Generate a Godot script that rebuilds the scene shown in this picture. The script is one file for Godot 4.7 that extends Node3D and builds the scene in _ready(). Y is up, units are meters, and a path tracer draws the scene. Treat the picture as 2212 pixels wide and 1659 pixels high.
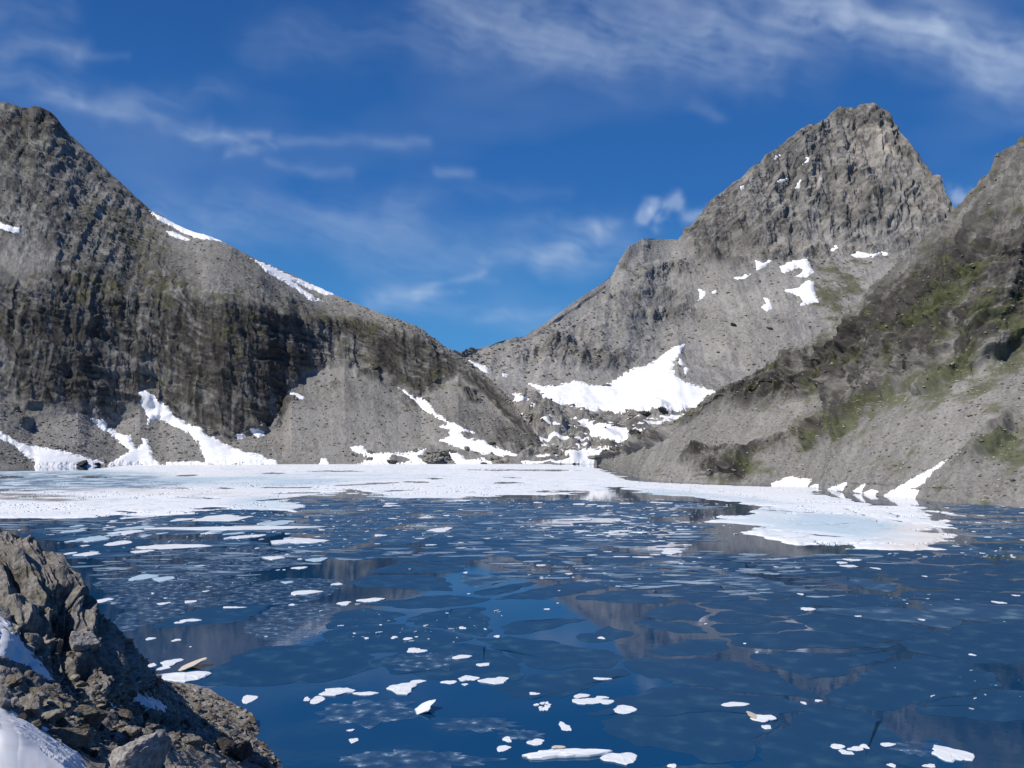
extends Node3D

# Traced coordinates: (px, py) on a sight chart with a focal length of F chart units, the eye EYE metres above the lake.
const F := 1840.0
const CX := 1106.0
const HY := 970.0
const EYE := 10.0
const SUN_ENERGY := 1.35

var taken := {}
var rng := RandomNumberGenerator.new()

class Land:
	var cols := 0
	var rows := 0
	var front := 0          # rows up to the crest
	var x0 := 0.0
	var x1 := 0.0
	var p := PackedVector3Array()
	var n := PackedVector3Array()
	var v := PackedFloat32Array()   # contour number of each row
	var c := PackedColorArray()

# ------------------------------------------------------------------ small helpers

func pt(px: float, py: float, d: float) -> Vector3:
	return Vector3((px - CX) / F * d, EYE + (HY - py) / F * d, -d)

func on_water(px: float, py: float) -> Vector3:
	var d := EYE * F / (py - HY)
	return Vector3((px - CX) / F * d, 0.0, -d)

func numbered(called: String) -> String:
	if not taken.has(called):
		taken[called] = 0
		return called
	taken[called] += 1
	return "%s_%03d" % [called, taken[called]]

func tag(o: Node3D, label: String, category: String, group := "", kind := "") -> Node3D:
	if label != "":
		o.set_meta("label", label)
	if category != "":
		o.set_meta("category", category)
	if group != "":
		o.set_meta("group", group)
	if kind != "":
		o.set_meta("kind", kind)
	return o

func put(called: String, m: Mesh, mat: Material, parent: Node = null) -> MeshInstance3D:
	var o := MeshInstance3D.new()
	o.name = numbered(called) if parent == null else called
	o.mesh = m
	o.material_override = mat
	if parent == null:
		add_child(o)
	else:
		parent.add_child(o, true)
	return o

func noise(kind: int, freq: float, sd: int, oct := 1, ret := -1, fr := FastNoiseLite.FRACTAL_FBM) -> FastNoiseLite:
	var z := FastNoiseLite.new()
	z.noise_type = kind
	z.frequency = freq
	z.seed = sd
	z.fractal_type = fr if oct > 1 else FastNoiseLite.FRACTAL_NONE
	z.fractal_octaves = oct
	if ret >= 0:
		z.cellular_return_type = ret
		z.cellular_jitter = 1.0
	return z

func simplex(freq: float, sd: int, oct := 1) -> FastNoiseLite:
	return noise(FastNoiseLite.TYPE_SIMPLEX_SMOOTH if oct < 3 else FastNoiseLite.TYPE_SIMPLEX, freq, sd, oct)

func ridged(freq: float, sd: int, oct := 3) -> FastNoiseLite:
	return noise(FastNoiseLite.TYPE_SIMPLEX, freq, sd, oct, -1, FastNoiseLite.FRACTAL_RIDGED)

func blocks(freq: float, sd: int) -> FastNoiseLite:
	return noise(FastNoiseLite.TYPE_CELLULAR, freq, sd, 1, FastNoiseLite.RETURN_CELL_VALUE)

func slabs(freq: float, sd: int) -> FastNoiseLite:
	# flat topped blocks parted by crevices
	return noise(FastNoiseLite.TYPE_CELLULAR, freq, sd, 1, FastNoiseLite.RETURN_DISTANCE2_SUB)

func facets(freq: float, sd: int, ret: int) -> FastNoiseLite:
	# flat faces that meet in sharp edges
	var z := noise(FastNoiseLite.TYPE_CELLULAR, freq, sd, 1, ret)
	z.cellular_distance_function = FastNoiseLite.DISTANCE_MANHATTAN
	return z

func cells(freq: float, sd: int) -> FastNoiseLite:
	return noise(FastNoiseLite.TYPE_CELLULAR, freq, sd, 1, FastNoiseLite.RETURN_DISTANCE)

func along(line: Array, x: float) -> Vector2:
	# (second, third) of a list of Vector3(px, a, b) at px = x
	var last: Vector3 = line[0]
	if x <= last.x:
		return Vector2(last.y, last.z)
	for k in range(1, line.size()):
		var b: Vector3 = line[k]
		if x <= b.x:
			var t := (x - last.x) / maxf(b.x - last.x, 0.001)
			return Vector2(lerpf(last.y, b.y, t), lerpf(last.z, b.z, t))
		last = b
	return Vector2(last.y, last.z)

func line(flat: Array, s: Array) -> Array:
	# [px, py, px, py ...] and slopes [px, s, px, s ...] as Vector3(px, py, s)
	var sl := []
	for k in range(0, s.size(), 2):
		sl.append(Vector3(s[k], s[k + 1], 0))
	var out := []
	for k in range(0, flat.size(), 2):
		out.append(Vector3(flat[k], flat[k + 1], along(sl, flat[k]).x))
	return out

func mesh_of(p: PackedVector3Array, idx: PackedInt32Array, c := PackedColorArray(), n := PackedVector3Array()) -> ArrayMesh:
	var a := []
	a.resize(Mesh.ARRAY_MAX)
	a[Mesh.ARRAY_VERTEX] = p
	if c.size():
		a[Mesh.ARRAY_COLOR] = c
	if n.size():
		a[Mesh.ARRAY_NORMAL] = n
	a[Mesh.ARRAY_INDEX] = idx
	var m := ArrayMesh.new()
	m.add_surface_from_arrays(Mesh.PRIMITIVE_TRIANGLES, a)
	return m

func grid_index(cols: int, rows: int) -> PackedInt32Array:
	var idx := PackedInt32Array()
	idx.resize((cols - 1) * (rows - 1) * 6)
	var k := 0
	for r in rows - 1:
		for i in cols - 1:
			var a := r * cols + i
			idx[k] = a
			idx[k + 1] = a + cols
			idx[k + 2] = a + 1
			idx[k + 3] = a + 1
			idx[k + 4] = a + cols
			idx[k + 5] = a + cols + 1
			k += 6
	return idx

func grid_normals(p: PackedVector3Array, cols: int, rows: int) -> PackedVector3Array:
	var n := PackedVector3Array()
	n.resize(p.size())
	for r in rows:
		var ra := maxi(r - 1, 0) * cols
		var rb := mini(r + 1, rows - 1) * cols
		for i in cols:
			var dx := p[r * cols + mini(i + 1, cols - 1)] - p[r * cols + maxi(i - 1, 0)]
			var dy := p[rb + i] - p[ra + i]
			n[r * cols + i] = dx.cross(dy).normalized()
	return n

# ------------------------------------------------------------------ land lofted between traced contour lines

func loft(contours: Array, x0: float, x1: float, cols: int, seg: Array, back: Vector2, explicit_d := false, soft := 26) -> Land:
	# contours: first one lies at the water line (or carries distances if explicit_d); each next rises at its slope. back: (further, lower) behind the crest
	var L := Land.new()
	L.cols = cols
	L.x0 = x0
	L.x1 = x1
	var total := 1
	for s in seg:
		total += s
	L.rows = total
	L.p.resize(cols * total)
	L.v.resize(total)
	var r0 := 0
	for k in seg.size():
		for j in range(0, seg[k] + (1 if k == seg.size() - 1 else 0)):
			L.v[r0 + j] = k + float(j) / seg[k]
		r0 += seg[k]
	L.front = total - seg[seg.size() - 1]
	var nc := contours.size() + (1 if explicit_d else 2)
	var dist := []
	var sight := []
	for k in nc:
		var e := PackedFloat32Array()
		e.resize(cols)
		dist.append(e)
		sight.append(e.duplicate())
	for i in cols:
		var px := lerpf(x0, x1, float(i) / (cols - 1))
		var d0 := 0.0
		var y0 := 0.0
		for k in contours.size():
			var a := along(contours[k], px)
			var t := (HY - a.x) / F
			if explicit_d:
				dist[k][i] = a.y
				sight[k][i] = t
			elif k == 0:
				d0 = EYE / -t
				dist[0][i] = d0 - 14.0
				sight[0][i] = (-5.0 - EYE) / (d0 - 14.0)
				dist[1][i] = d0
				sight[1][i] = t
			else:
				var step := maxf((EYE + t * d0 - y0) / maxf(a.y - t, 0.04), 0.6)
				d0 += step
				dist[k + 1][i] = d0
				sight[k + 1][i] = t
				y0 = EYE + t * d0
	# neighbouring columns agree on how far away each line lies
	if not explicit_d:
		for k in range(2, nc - 1):
			for times in 3:
				var src: PackedFloat32Array = dist[k].duplicate()
				var sum := 0.0
				var win := soft
				for i in range(-win, cols + win):
					sum += src[clampi(i + win, 0, cols - 1)] - (src[clampi(i - win - 1, 0, cols - 1)] if i > -win else 0.0)
					if i == -win:
						sum = 0.0
						for j in range(-2 * win, 1):
							sum += src[clampi(j, 0, cols - 1)]
					if i >= 0 and i < cols:
						dist[k][i] = maxf(sum / (2 * win + 1), dist[k - 1][i] + 0.5)
	for i in cols:
		var px := lerpf(x0, x1, float(i) / (cols - 1))
		var ds := PackedFloat32Array()
		var ys := PackedFloat32Array()
		for k in nc - 1:
			ds.append(dist[k][i])
			ys.append(EYE + sight[k][i] * dist[k][i])
		ds.append(ds[nc - 2] + back.x)
		ys.append(ys[nc - 2] - back.y if not explicit_d else -back.y)
		var u := (px - CX) / F
		for r in total:
			var v := L.v[r]
			var k := mini(int(v), ds.size() - 2)
			var t := v - k
			var d := lerpf(ds[k], ds[k + 1], t)
			L.p[r * cols + i] = Vector3(u * d, lerpf(ys[k], ys[k + 1], t), -d)
	L.n = grid_normals(L.p, cols, total)
	L.c.resize(cols * total)
	return L

func blur(L: Land, times: int, k := 2) -> void:
	# rounds the kinks between contours, along the rows' direction only
	for q in times:
		var src := L.p.duplicate()
		for r in range(k, L.front - k):
			for i in L.cols:
				var s := Vector3.ZERO
				for j in range(-k, k + 1):
					s += src[(r + j) * L.cols + i]
				L.p[r * L.cols + i] = s / (2 * k + 1)

func keyed(keys: Array, v: float) -> float:
	var last: Vector2 = keys[0]
	if v <= last.x:
		return last.y
	for k in range(1, keys.size()):
		var b: Vector2 = keys[k]
		if v <= b.x:
			return lerpf(last.y, b.y, (v - last.x) / maxf(b.x - last.x, 1e-4))
		last = b
	return last.y

func blob(px: float, py: float, b: Array) -> float:
	# [x, y, rx, ry, turn in degrees, amount]
	var dx: float = px - b[0]
	var dy: float = py - b[1]
	var a := deg_to_rad(b[4])
	var ca := cos(a)
	var sa := sin(a)
	var e := pow((dx * ca + dy * sa) / b[2], 2.0) + pow((dy * ca - dx * sa) / b[3], 2.0)
	if e > 2.2:
		return 0.0
	return b[5] * (1.0 - smoothstep(0.25, 2.0, e))

func weather(L: Land, cfg: Dictionary) -> void:
	# breaks the lofted surface into rock, crags, scree and turf, and colours it
	var sd: int = cfg.seed
	var sc: float = cfg.scale
	var n_edge := simplex(1.0 / (45.0 * sc), sd, 3)
	var n_rib := ridged(1.0 / (75.0 * sc), sd + 1, 3)
	var n_b1 := blocks(1.0 / (26.0 * sc), sd + 2)
	var n_b2 := facets(1.0 / (14.0 * sc), sd + 3, FastNoiseLite.RETURN_DISTANCE)
	var n_b3 := facets(1.0 / (5.2 * sc), sd + 4, FastNoiseLite.RETURN_DISTANCE)
	var n_b4 := facets(1.0 / (5.2 * sc), sd + 4, FastNoiseLite.RETURN_CELL_VALUE)
	var n_face := simplex(1.0 / (14.0 * sc), sd + 14, 2)
	var n_fine := simplex(1.0 / (5.0 * sc), sd + 5, 4)
	var n_stone := cells(1.0 / (2.6 * sc), sd + 6)
	var n_stone2 := cells(1.0 / (7.0 * sc), sd + 16)
	var n_tone := simplex(1.0 / (30.0 * sc), sd + 7, 5)
	var n_grass := simplex(1.0 / (22.0 * sc), sd + 8, 4)
	var n_streak := simplex(1.0 / (6.0 * sc), sd + 9, 3)
	var n_warp := simplex(1.0 / (18.0 * sc), sd + 10, 2)
	var n_gul := ridged(1.0 / (17.0 * sc), sd + 15, 3)
	var n_fan := simplex(1.0 / (7.0 * sc), sd + 17, 3)
	var bedn: Vector3 = cfg.bed.normalized()
	var across: Vector2 = cfg.across
	var n_grit := noise(FastNoiseLite.TYPE_VALUE, 1.0 / (0.8 * sc), sd + 11, 2)
	var n_wide := simplex(1.0 / (110.0 * sc), sd + 12, 3)
	var keys: Array = cfg.keys
	var crag: Array = cfg.get("crag", [])
	var turf: Array = cfg.get("turf", [])
	var pale: Array = cfg.get("pale", [])
	var dark_area: Array = cfg.get("dark_area", [])  # traced areas where the surface colour is pulled darker
	var dark_area_c := Color(0.040, 0.037, 0.033)
	var ca: float = cfg.crag_amp
	var sa: float = cfg.scree_amp
	var dip: Vector3 = cfg.dip.normalized()     # direction the strata run in
	var scree_c: Color = cfg.scree
	var cliff_c: Color = cfg.cliff
	var dark_c: Color = cfg.dark
	var pale_c: Color = cfg.get("pale_c", Color(0.3, 0.27, 0.235))
	var turf_c: Color = cfg.get("turf_c", Color(0.074, 0.073, 0.036))
	var turf_base: float = cfg.get("turf_base", 0.0)
	var crest: float = cfg.get("crest", 1.0)
	var foot: float = cfg.get("foot", 1.0)
	for r in L.rows:
		var v := L.v[r]
		var vc := v
		for i in L.cols:
			var q := r * L.cols + i
			var p := L.p[q]
			var px := CX - p.x / p.z * F
			var py := HY + (p.y - EYE) / p.z * F
			var e := n_edge.get_noise_3dv(p)
			var w := clampf(keyed(keys, vc + e * 0.42), 0.0, 1.0)
			for b in crag:
				w += blob(px, py, b)
			w = clampf(w + e * 0.25 * sin(w * PI), 0.0, 1.0)
			var wp := n_warp.get_noise_3dv(p)
			# strata: squeeze space across the dip so that blocks come out long along it
			var s := p + Vector3(wp, wp * 0.7, -wp) * 1.2 * sc
			s -= dip * s.dot(dip) * 0.62
			var fine := n_fine.get_noise_3dv(p)
			var grit := n_grit.get_noise_3dv(p)
			var h := 0.0
			var sk := 0.0
			var b1 := 0.0
			var b2 := 0.0
			var b3 := 0.0
			var wide := n_wide.get_noise_3dv(p)
			var gx := p.x * across.x + p.z * across.y + wp * 2.0 * sc
			var bed := p.dot(bedn) + wp * 0.9 * sc + wide * 9.0 * sc + fine * 0.8 * sc
			if w > 0.02:
				b1 = n_b1.get_noise_3dv(s)
				b2 = -0.3 - n_b2.get_noise_3dv(s)
				b3 = -0.3 - n_b3.get_noise_3dv(s)
				b1 = n_b4.get_noise_3dv(s)
				var f1 := fposmod(bed / (17.0 * sc), 1.0)
				var f2 := fposmod(bed / (6.3 * sc) + wp * 0.5, 1.0)
				var led := (f1 - smoothstep(0.72, 1.0, f1)) * clampf(0.55 + e * 1.4, 0.0, 1.0) * 4.4 + (f2 - smoothstep(0.66, 1.0, f2)) * clampf(0.6 + wp * 1.6, 0.0, 1.0) * 2.0
				var gul := n_rib.get_noise_3d(gx, p.y * 0.16, p.z * 0.12)
				var gul2 := n_gul.get_noise_3d(gx, p.y * 0.13, 0.0)
				h = w * ca * sc * (led * 1.15 + gul * 4.4 + gul2 * 1.9 + b2 * 2.6 + b3 * 1.5 + n_face.get_noise_3dv(s) * 0.5 + fine * 0.5 + grit * 0.14)
			var st := n_stone.get_noise_3dv(p)
			var st2 := n_stone2.get_noise_3dv(p)
			h += (1.0 - w) * sa * sc * (fine * 0.75 + grit * 0.28 - st * 0.22 - maxf(st2 + 0.7, 0.0) * 0.25 + e * 1.8)
			var edge := 1.0
			if r >= L.front - 6:
				edge = crest
			if v < 1.0:
				edge = foot * v
			elif v < 1.12:
				edge = foot
			L.p[q] = p + L.n[q] * (h * edge)
			# what it is made of
			var tone := n_tone.get_noise_3dv(p)
			var fan := n_fan.get_noise_3d(gx, p.y * 0.12, 0.0)
			var c := scree_c * (1.0 + tone * 0.16 + wide * 0.22 + fan * 0.22 + fine * 0.12 + grit * 0.42)
			var stone := smoothstep(-0.75, -0.95, st)
			c = c.lerp(Color(0.34, 0.32, 0.29), stone * 0.45 * (1.0 - w))
			if w > 0.02:
				sk = n_streak.get_noise_3d(bed * 1.9, gx * 0.16, p.z * 0.1) * 0.75 + n_streak.get_noise_3d(gx * 0.9, p.y * 0.10, 40.0) * 0.6
				var rock := cliff_c * (1.0 + b1 * 0.30 + tone * 0.35 + wide * 0.4 + grit * 0.55)
				rock = rock.lerp(dark_c, clampf(0.30 + sk * 1.5 + tone * 0.4 - wide * 0.5, 0.0, 0.92))
				c = c.lerp(rock, w)
			var ds := 0.0
			for b in dark_area:
				ds += blob(px, py, b)
			if ds > 0.0:
				c = c.lerp(dark_area_c * (1.0 + tone * 0.6 + fine * 0.5 + grit * 0.4), clampf(ds * (0.74 + e * 0.6 + tone * 0.6 + sk * 0.9 + fine * 0.5), 0.0, 0.8))
			var pa := 0.0
			for b in pale:
				pa += blob(px, py, b)
			if pa > 0.0:
				c = c.lerp(pale_c * (1.0 + tone * 0.3 + b3 * 0.2), clampf(pa * (0.7 + fine + tone), 0.0, 0.9))
			var g := turf_base
			for b in turf:
				g += blob(px, py, b)
			if g > 0.0:
				var gn := n_grass.get_noise_3dv(p)
				c = c.lerp(turf_c * (1.0 + fine * 0.5 + grit * 0.5), clampf((g - 0.42 + gn * 0.95 + fine * 0.5 + grit * 0.3) * 1.7, 0.0, 0.8))
			c = Color(maxf(c.r, 0.008), maxf(c.g, 0.008), maxf(c.b, 0.007))
			L.c[q] = c

func land_object(called: String, L: Land, mat: Material, label: String) -> MeshInstance3D:
	var o := put(called, mesh_of(L.p, grid_index(L.cols, L.rows), L.c), mat)
	tag(o, label, "mountain" if called.begins_with("mountain") else "slope", "", "structure")
	return o

func at_land(L: Land, px: float, py: float) -> int:
	# the vertex that shows at (px, py), counted from the water upwards
	var i := clampi(roundi((px - L.x0) / (L.x1 - L.x0) * (L.cols - 1)), 0, L.cols - 1)
	for r in L.front:
		var p := L.p[r * L.cols + i]
		if p.z < -0.1 and HY + (p.y - EYE) / p.z * F <= py:
			return r * L.cols + i
	return (L.front - 1) * L.cols + i

# ------------------------------------------------------------------ snow that lies on the land

func inside(poly: PackedVector2Array, x: float, y: float, sy: float) -> float:
	# signed distance, positive inside; vertical distances weigh sy
	var best := 1e9
	var odd := false
	var n := poly.size()
	var a := poly[n - 1]
	for k in n:
		var b := poly[k]
		if (a.y > y) != (b.y > y) and x < (b.x - a.x) * (y - a.y) / (b.y - a.y) + a.x:
			odd = not odd
		var ex := b.x - a.x
		var ey := (b.y - a.y) * sy
		var qx := x - a.x
		var qy := (y - a.y) * sy
		var t := clampf((qx * ex + qy * ey) / maxf(ex * ex + ey * ey, 1e-6), 0.0, 1.0)
		var dx := qx - ex * t
		var dy := qy - ey * t
		var d := dx * dx + dy * dy
		if d < best:
			best = d
		a = b
	return sqrt(best) if odd else -sqrt(best)

func poly_of(flat: Array) -> PackedVector2Array:
	var out := PackedVector2Array()
	for k in range(0, flat.size(), 2):
		out.append(Vector2(flat[k], flat[k + 1]))
	return out

func snow(L: Land, flat: Array, mat: Material, label: String, thick := 0.8, rag := 3.0, group := "", smooth := 2) -> void:
	var poly := poly_of(flat)
	var lo := poly[0]
	var hi := poly[0]
	for q in poly:
		lo = lo.min(q)
		hi = hi.max(q)
	var grow := 10.0
	var i0 := clampi(int((lo.x - grow - L.x0) / (L.x1 - L.x0) * (L.cols - 1)), 0, L.cols - 2)
	var i1 := clampi(int((hi.x + grow - L.x0) / (L.x1 - L.x0) * (L.cols - 1)) + 1, i0 + 1, L.cols - 1)
	var r0 := L.front - 1
	var r1 := 0
	for i in range(i0, i1 + 1, 3):
		for r in L.front:
			var p := L.p[r * L.cols + i]
			if p.z > -0.1:
				continue
			var py := HY + (p.y - EYE) / p.z * F
			if py > lo.y - grow and py < hi.y + grow:
				r0 = mini(r0, r)
				r1 = maxi(r1, r)
	while L.v[r0] < 0.97 and L.v[0] == 0.0 and smooth < 3:
		r0 += 1
	if r1 <= r0:
		push_error("no land under snow: " + label)
		return
	var w := i1 - i0 + 1
	var nr := r1 - r0 + 1
	var p := PackedVector3Array()
	var h := PackedFloat32Array()
	var c := PackedColorArray()
	p.resize(w * nr)
	h.resize(w * nr)
	c.resize(w * nr)
	var sink := PackedFloat32Array()
	sink.resize(w * nr)
	var z1 := simplex(0.05, 91, 3)
	var z2 := simplex(0.3, 92, 3)
	var z3 := simplex(0.02, 93, 4)
	for r in nr:
		for i in w:
			var q := (r + r0) * L.cols + i + i0
			var b := L.p[q]
			var scale := absf(b.z) / F
			var px := CX - b.x / b.z * F
			var py := HY + (b.y - EYE) / b.z * F
			var f := 1.0 / maxf(scale * 3.0, 0.02)
			var d := inside(poly, px, py, 1.0) + (z1.get_noise_3d(px * 1.4, py * 1.4, 0.0) * 1.2 + z2.get_noise_3d(px, py, 0.0)) * rag
			var t := clampf(d * scale * 0.55, -thick * 0.9, thick)
			h[r * w + i] = t
			var s := Vector3.ZERO
			var cnt := 0
			for a in range(maxi(r + r0 - smooth, 0), mini(r + r0 + smooth, L.front - 1) + 1):
				for e in range(maxi(i + i0 - smooth, 0), mini(i + i0 + smooth, L.cols - 1) + 1):
					s += L.p[a * L.cols + e]
					cnt += 1
			s /= cnt
			p[r * w + i] = s + L.n[q] * t + Vector3(0, z1.get_noise_3dv(b) * thick * 0.25, 0)
			var dirt := clampf(z3.get_noise_3d(px * 1.5, py * 4.0, 0.0) * 0.5, 0.0, 0.25)
			c[r * w + i] = (Color(0.83, 0.84, 0.86) if smooth < 3 else Color(0.66, 0.68, 0.71)).lerp(Color(0.62, 0.57, 0.5), dirt)  # near snow carries the dimness of grazing sun in its base colour
			sink[r * w + i] = clampf((d - 1.5) * scale * 0.8, 0.0, thick * 3.0)
	for r in nr:
		for i in w:
			if sink[r * w + i] > 0.0:
				var q := (r + r0) * L.cols + i + i0
				L.p[q] -= L.n[q] * sink[r * w + i]
	var keep := -thick * 0.85
	var part := PackedInt32Array()
	part.resize(w * nr)
	var sizes := [0]
	for r in nr - 1:
		for i in w - 1:
			var a := r * w + i
			part[a] = -1 if maxf(maxf(h[a], h[a + 1]), maxf(h[a + w], h[a + w + 1])) > keep else 0
	for r in nr - 1:
		for i in w - 1:
			if part[r * w + i] != -1:
				continue
			var id := sizes.size()
			var todo := [r * w + i]
			part[r * w + i] = id
			var size := 0
			while todo.size():
				var a: int = todo.pop_back()
				size += 1
				for b in [a - 1, a + 1, a - w, a + w]:
					if b >= 0 and b < part.size() and part[b] == -1:
						part[b] = id
						todo.append(b)
			sizes.append(size)
	var most: int = sizes.max()
	var idx := PackedInt32Array()
	for r in nr - 1:
		for i in w - 1:
			var a := r * w + i
			if part[a] <= 0 or sizes[part[a]] < most:
				continue
			idx.append_array(PackedInt32Array([a, a + w, a + 1, a + 1, a + w, a + w + 1]))
	if idx.is_empty():
		push_error("empty snow: " + label)
		return
	var nn := grid_normals(p, w, nr)
	var map := PackedInt32Array()
	map.resize(p.size())
	map.fill(-1)
	var p2 := PackedVector3Array()
	var n2 := PackedVector3Array()
	var c2 := PackedColorArray()
	for k in idx.size():
		var q := idx[k]
		if map[q] < 0:
			map[q] = p2.size()
			p2.append(p[q])
			n2.append(nn[q])
			c2.append(c[q])
		idx[k] = map[q]
	var o := put("snow_patch", mesh_of(p2, idx, c2, n2), mat)
	tag(o, label, "snow patch", group)

# ------------------------------------------------------------------ stones

func stone_mesh(k: int, sd: int, planes: int, rough: float) -> ArrayMesh:
	# an angular rock: a sphere of cube faces, cut by planes; about one metre across
	var r := RandomNumberGenerator.new()
	r.seed = sd
	var cut := []
	for q in planes:
		var d := Vector3(r.randfn(), r.randfn(), r.randfn()).normalized()
		cut.append([d, r.randf_range(0.30, 0.52)])
	var z := simplex(2.2, sd, 4)
	var zb := blocks(3.5, sd)
	var p := PackedVector3Array()
	var c := PackedColorArray()
	var idx := PackedInt32Array()
	for f in 6:
		var ax := Vector3.ZERO
		ax[f / 2] = 1.0 if f % 2 == 0 else -1.0
		var u := Vector3(ax.y, ax.z, ax.x)
		var w := ax.cross(u)
		var first := p.size()
		for b in k + 1:
			for a in k + 1:
				var dir := (ax + u * (2.0 * a / k - 1.0) + w * (2.0 * b / k - 1.0)).normalized()
				var rad := 0.6
				for q in cut:
					var dp: float = dir.dot(q[0])
					if dp > 0.05:
						rad = minf(rad, q[1] / dp)
				rad *= 1.0 + rough * (z.get_noise_3dv(dir * 1.2) * 0.8 + zb.get_noise_3dv(dir) * 0.25)
				p.append(dir * rad)
				var t := 1.0 + z.get_noise_3dv(dir * 2.5 + Vector3(7, 1, 3)) * 0.5
				c.append(Color(t, t, t))
		for b in k:
			for a in k:
				var q := first + b * (k + 1) + a
				idx.append_array(PackedInt32Array([q, q + 1, q + k + 1, q + 1, q + k + 2, q + k + 1]))
	return mesh_of(p, idx, c)

func scatter(called: String, L: Land, count: int, mesh: Mesh, mat: Material, sizes: Vector2, v_from: float, v_to: float, sd: int, label: String, tones: Vector2, flat := 0.7, x_from := -1e9, x_to := 1e9, clump := 0.0, tint := Color(1, 0.96, 0.89)) -> void:
	var r := RandomNumberGenerator.new()
	r.seed = sd
	var z := simplex(1.0 / 60.0, sd, 3)
	var spots := []
	var tries := 0
	while spots.size() < count and tries < count * 8:
		tries += 1
		var row := r.randi_range(0, L.front - 1)
		if L.v[row] < v_from or L.v[row] > v_to:
			continue
		var q := row * L.cols + r.randi_range(0, L.cols - 1)
		var b := L.p[q]
		if b.y < -0.05:
			continue
		var px := CX - b.x / b.z * F
		if px < x_from or px > x_to or px < -60 or px > 2270:
			continue
		if clump > 0.0 and z.get_noise_3dv(b) < clump - r.randf() * 0.5:
			continue
		spots.append(b)
	var mm := MultiMesh.new()
	mm.transform_format = MultiMesh.TRANSFORM_3D
	mm.use_colors = true
	mm.mesh = mesh
	mm.instance_count = spots.size()
	for k in spots.size():
		var s := sizes.x * pow(sizes.y / sizes.x, pow(r.randf(), 3.4))
		var b := Basis.from_euler(Vector3(r.randf() * TAU, r.randf() * TAU, r.randf() * TAU)).scaled(Vector3(s, s * flat, s) * Vector3(r.randf_range(0.7, 1.3), 1, r.randf_range(0.7, 1.3)))
		mm.set_instance_transform(k, Transform3D(b, spots[k] + Vector3(0, s * 0.04, 0)))
		var t := lerpf(tones.x, tones.y, r.randf())
		mm.set_instance_color(k, tint * t)
	var o := MultiMeshInstance3D.new()
	o.name = numbered(called)
	o.multimesh = mm
	o.material_override = mat
	add_child(o)
	tag(o, label, "scree", "", "stuff")

# ------------------------------------------------------------------ ice

func floe_mesh(sd: int, n: int, jag: float, bump: float) -> ArrayMesh:
	# a slab of lake ice, one metre across, one metre from keel to top (scaled on placing)
	var r := RandomNumberGenerator.new()
	r.seed = sd
	var rad := PackedFloat32Array()
	var cut := []
	for q in 5:
		cut.append(Vector2(r.randf() * TAU, r.randf_range(0.34, 0.5)))
	var ph := Vector3(r.randf() * TAU, r.randf() * TAU, r.randf() * TAU)
	for k in n:
		var a := TAU * k / n
		var d := 0.52
		for q in cut:
			var cs := cos(a - q.x)
			if cs > 0.05:
				d = minf(d, q.y / cs)
		rad.append(d * (1.0 + 0.16 * sin(2.0 * a + ph.x) + 0.11 * sin(3.0 * a + ph.y) + 0.06 * sin(5.0 * a + ph.z) + r.randf_range(-jag, jag)))
	var rings := [[0.93, -0.5], [1.0, 0.0], [1.0, 0.32], [0.95, 0.47], [0.8, 0.5], [0.45, 0.5]]
	var p := PackedVector3Array()
	var c := PackedColorArray()
	for q in rings.size():
		for k in n:
			var a := TAU * (k + 0.3 * r.randf()) / n
			var up: float = rings[q][1]
			if q >= 3:
				up += r.randf_range(-1, 1) * bump
			p.append(Vector3(cos(a) * rad[k] * rings[q][0], up, sin(a) * rad[k] * rings[q][0]))
			var t := r.randf_range(0.9, 1.0)
			c.append(Color(0.55, 0.72, 0.8) if q < 2 else Color(t, t, t))
	p.append(Vector3(0, 0.5 + r.randf_range(0, bump * 2.0), 0))
	c.append(Color(1, 1, 1))
	var idx := PackedInt32Array()
	for q in rings.size() - 1:
		for k in n:
			var a := q * n + k
			var b := q * n + (k + 1) % n
			idx.append_array(PackedInt32Array([a, a + n, b, b, a + n, b + n]))
	var top := p.size() - 1
	for k in n:
		var a := (rings.size() - 1) * n + k
		var b := (rings.size() - 1) * n + (k + 1) % n
		idx.append_array(PackedInt32Array([a, top, b]))
	return mesh_of(p, idx, c)

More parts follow.
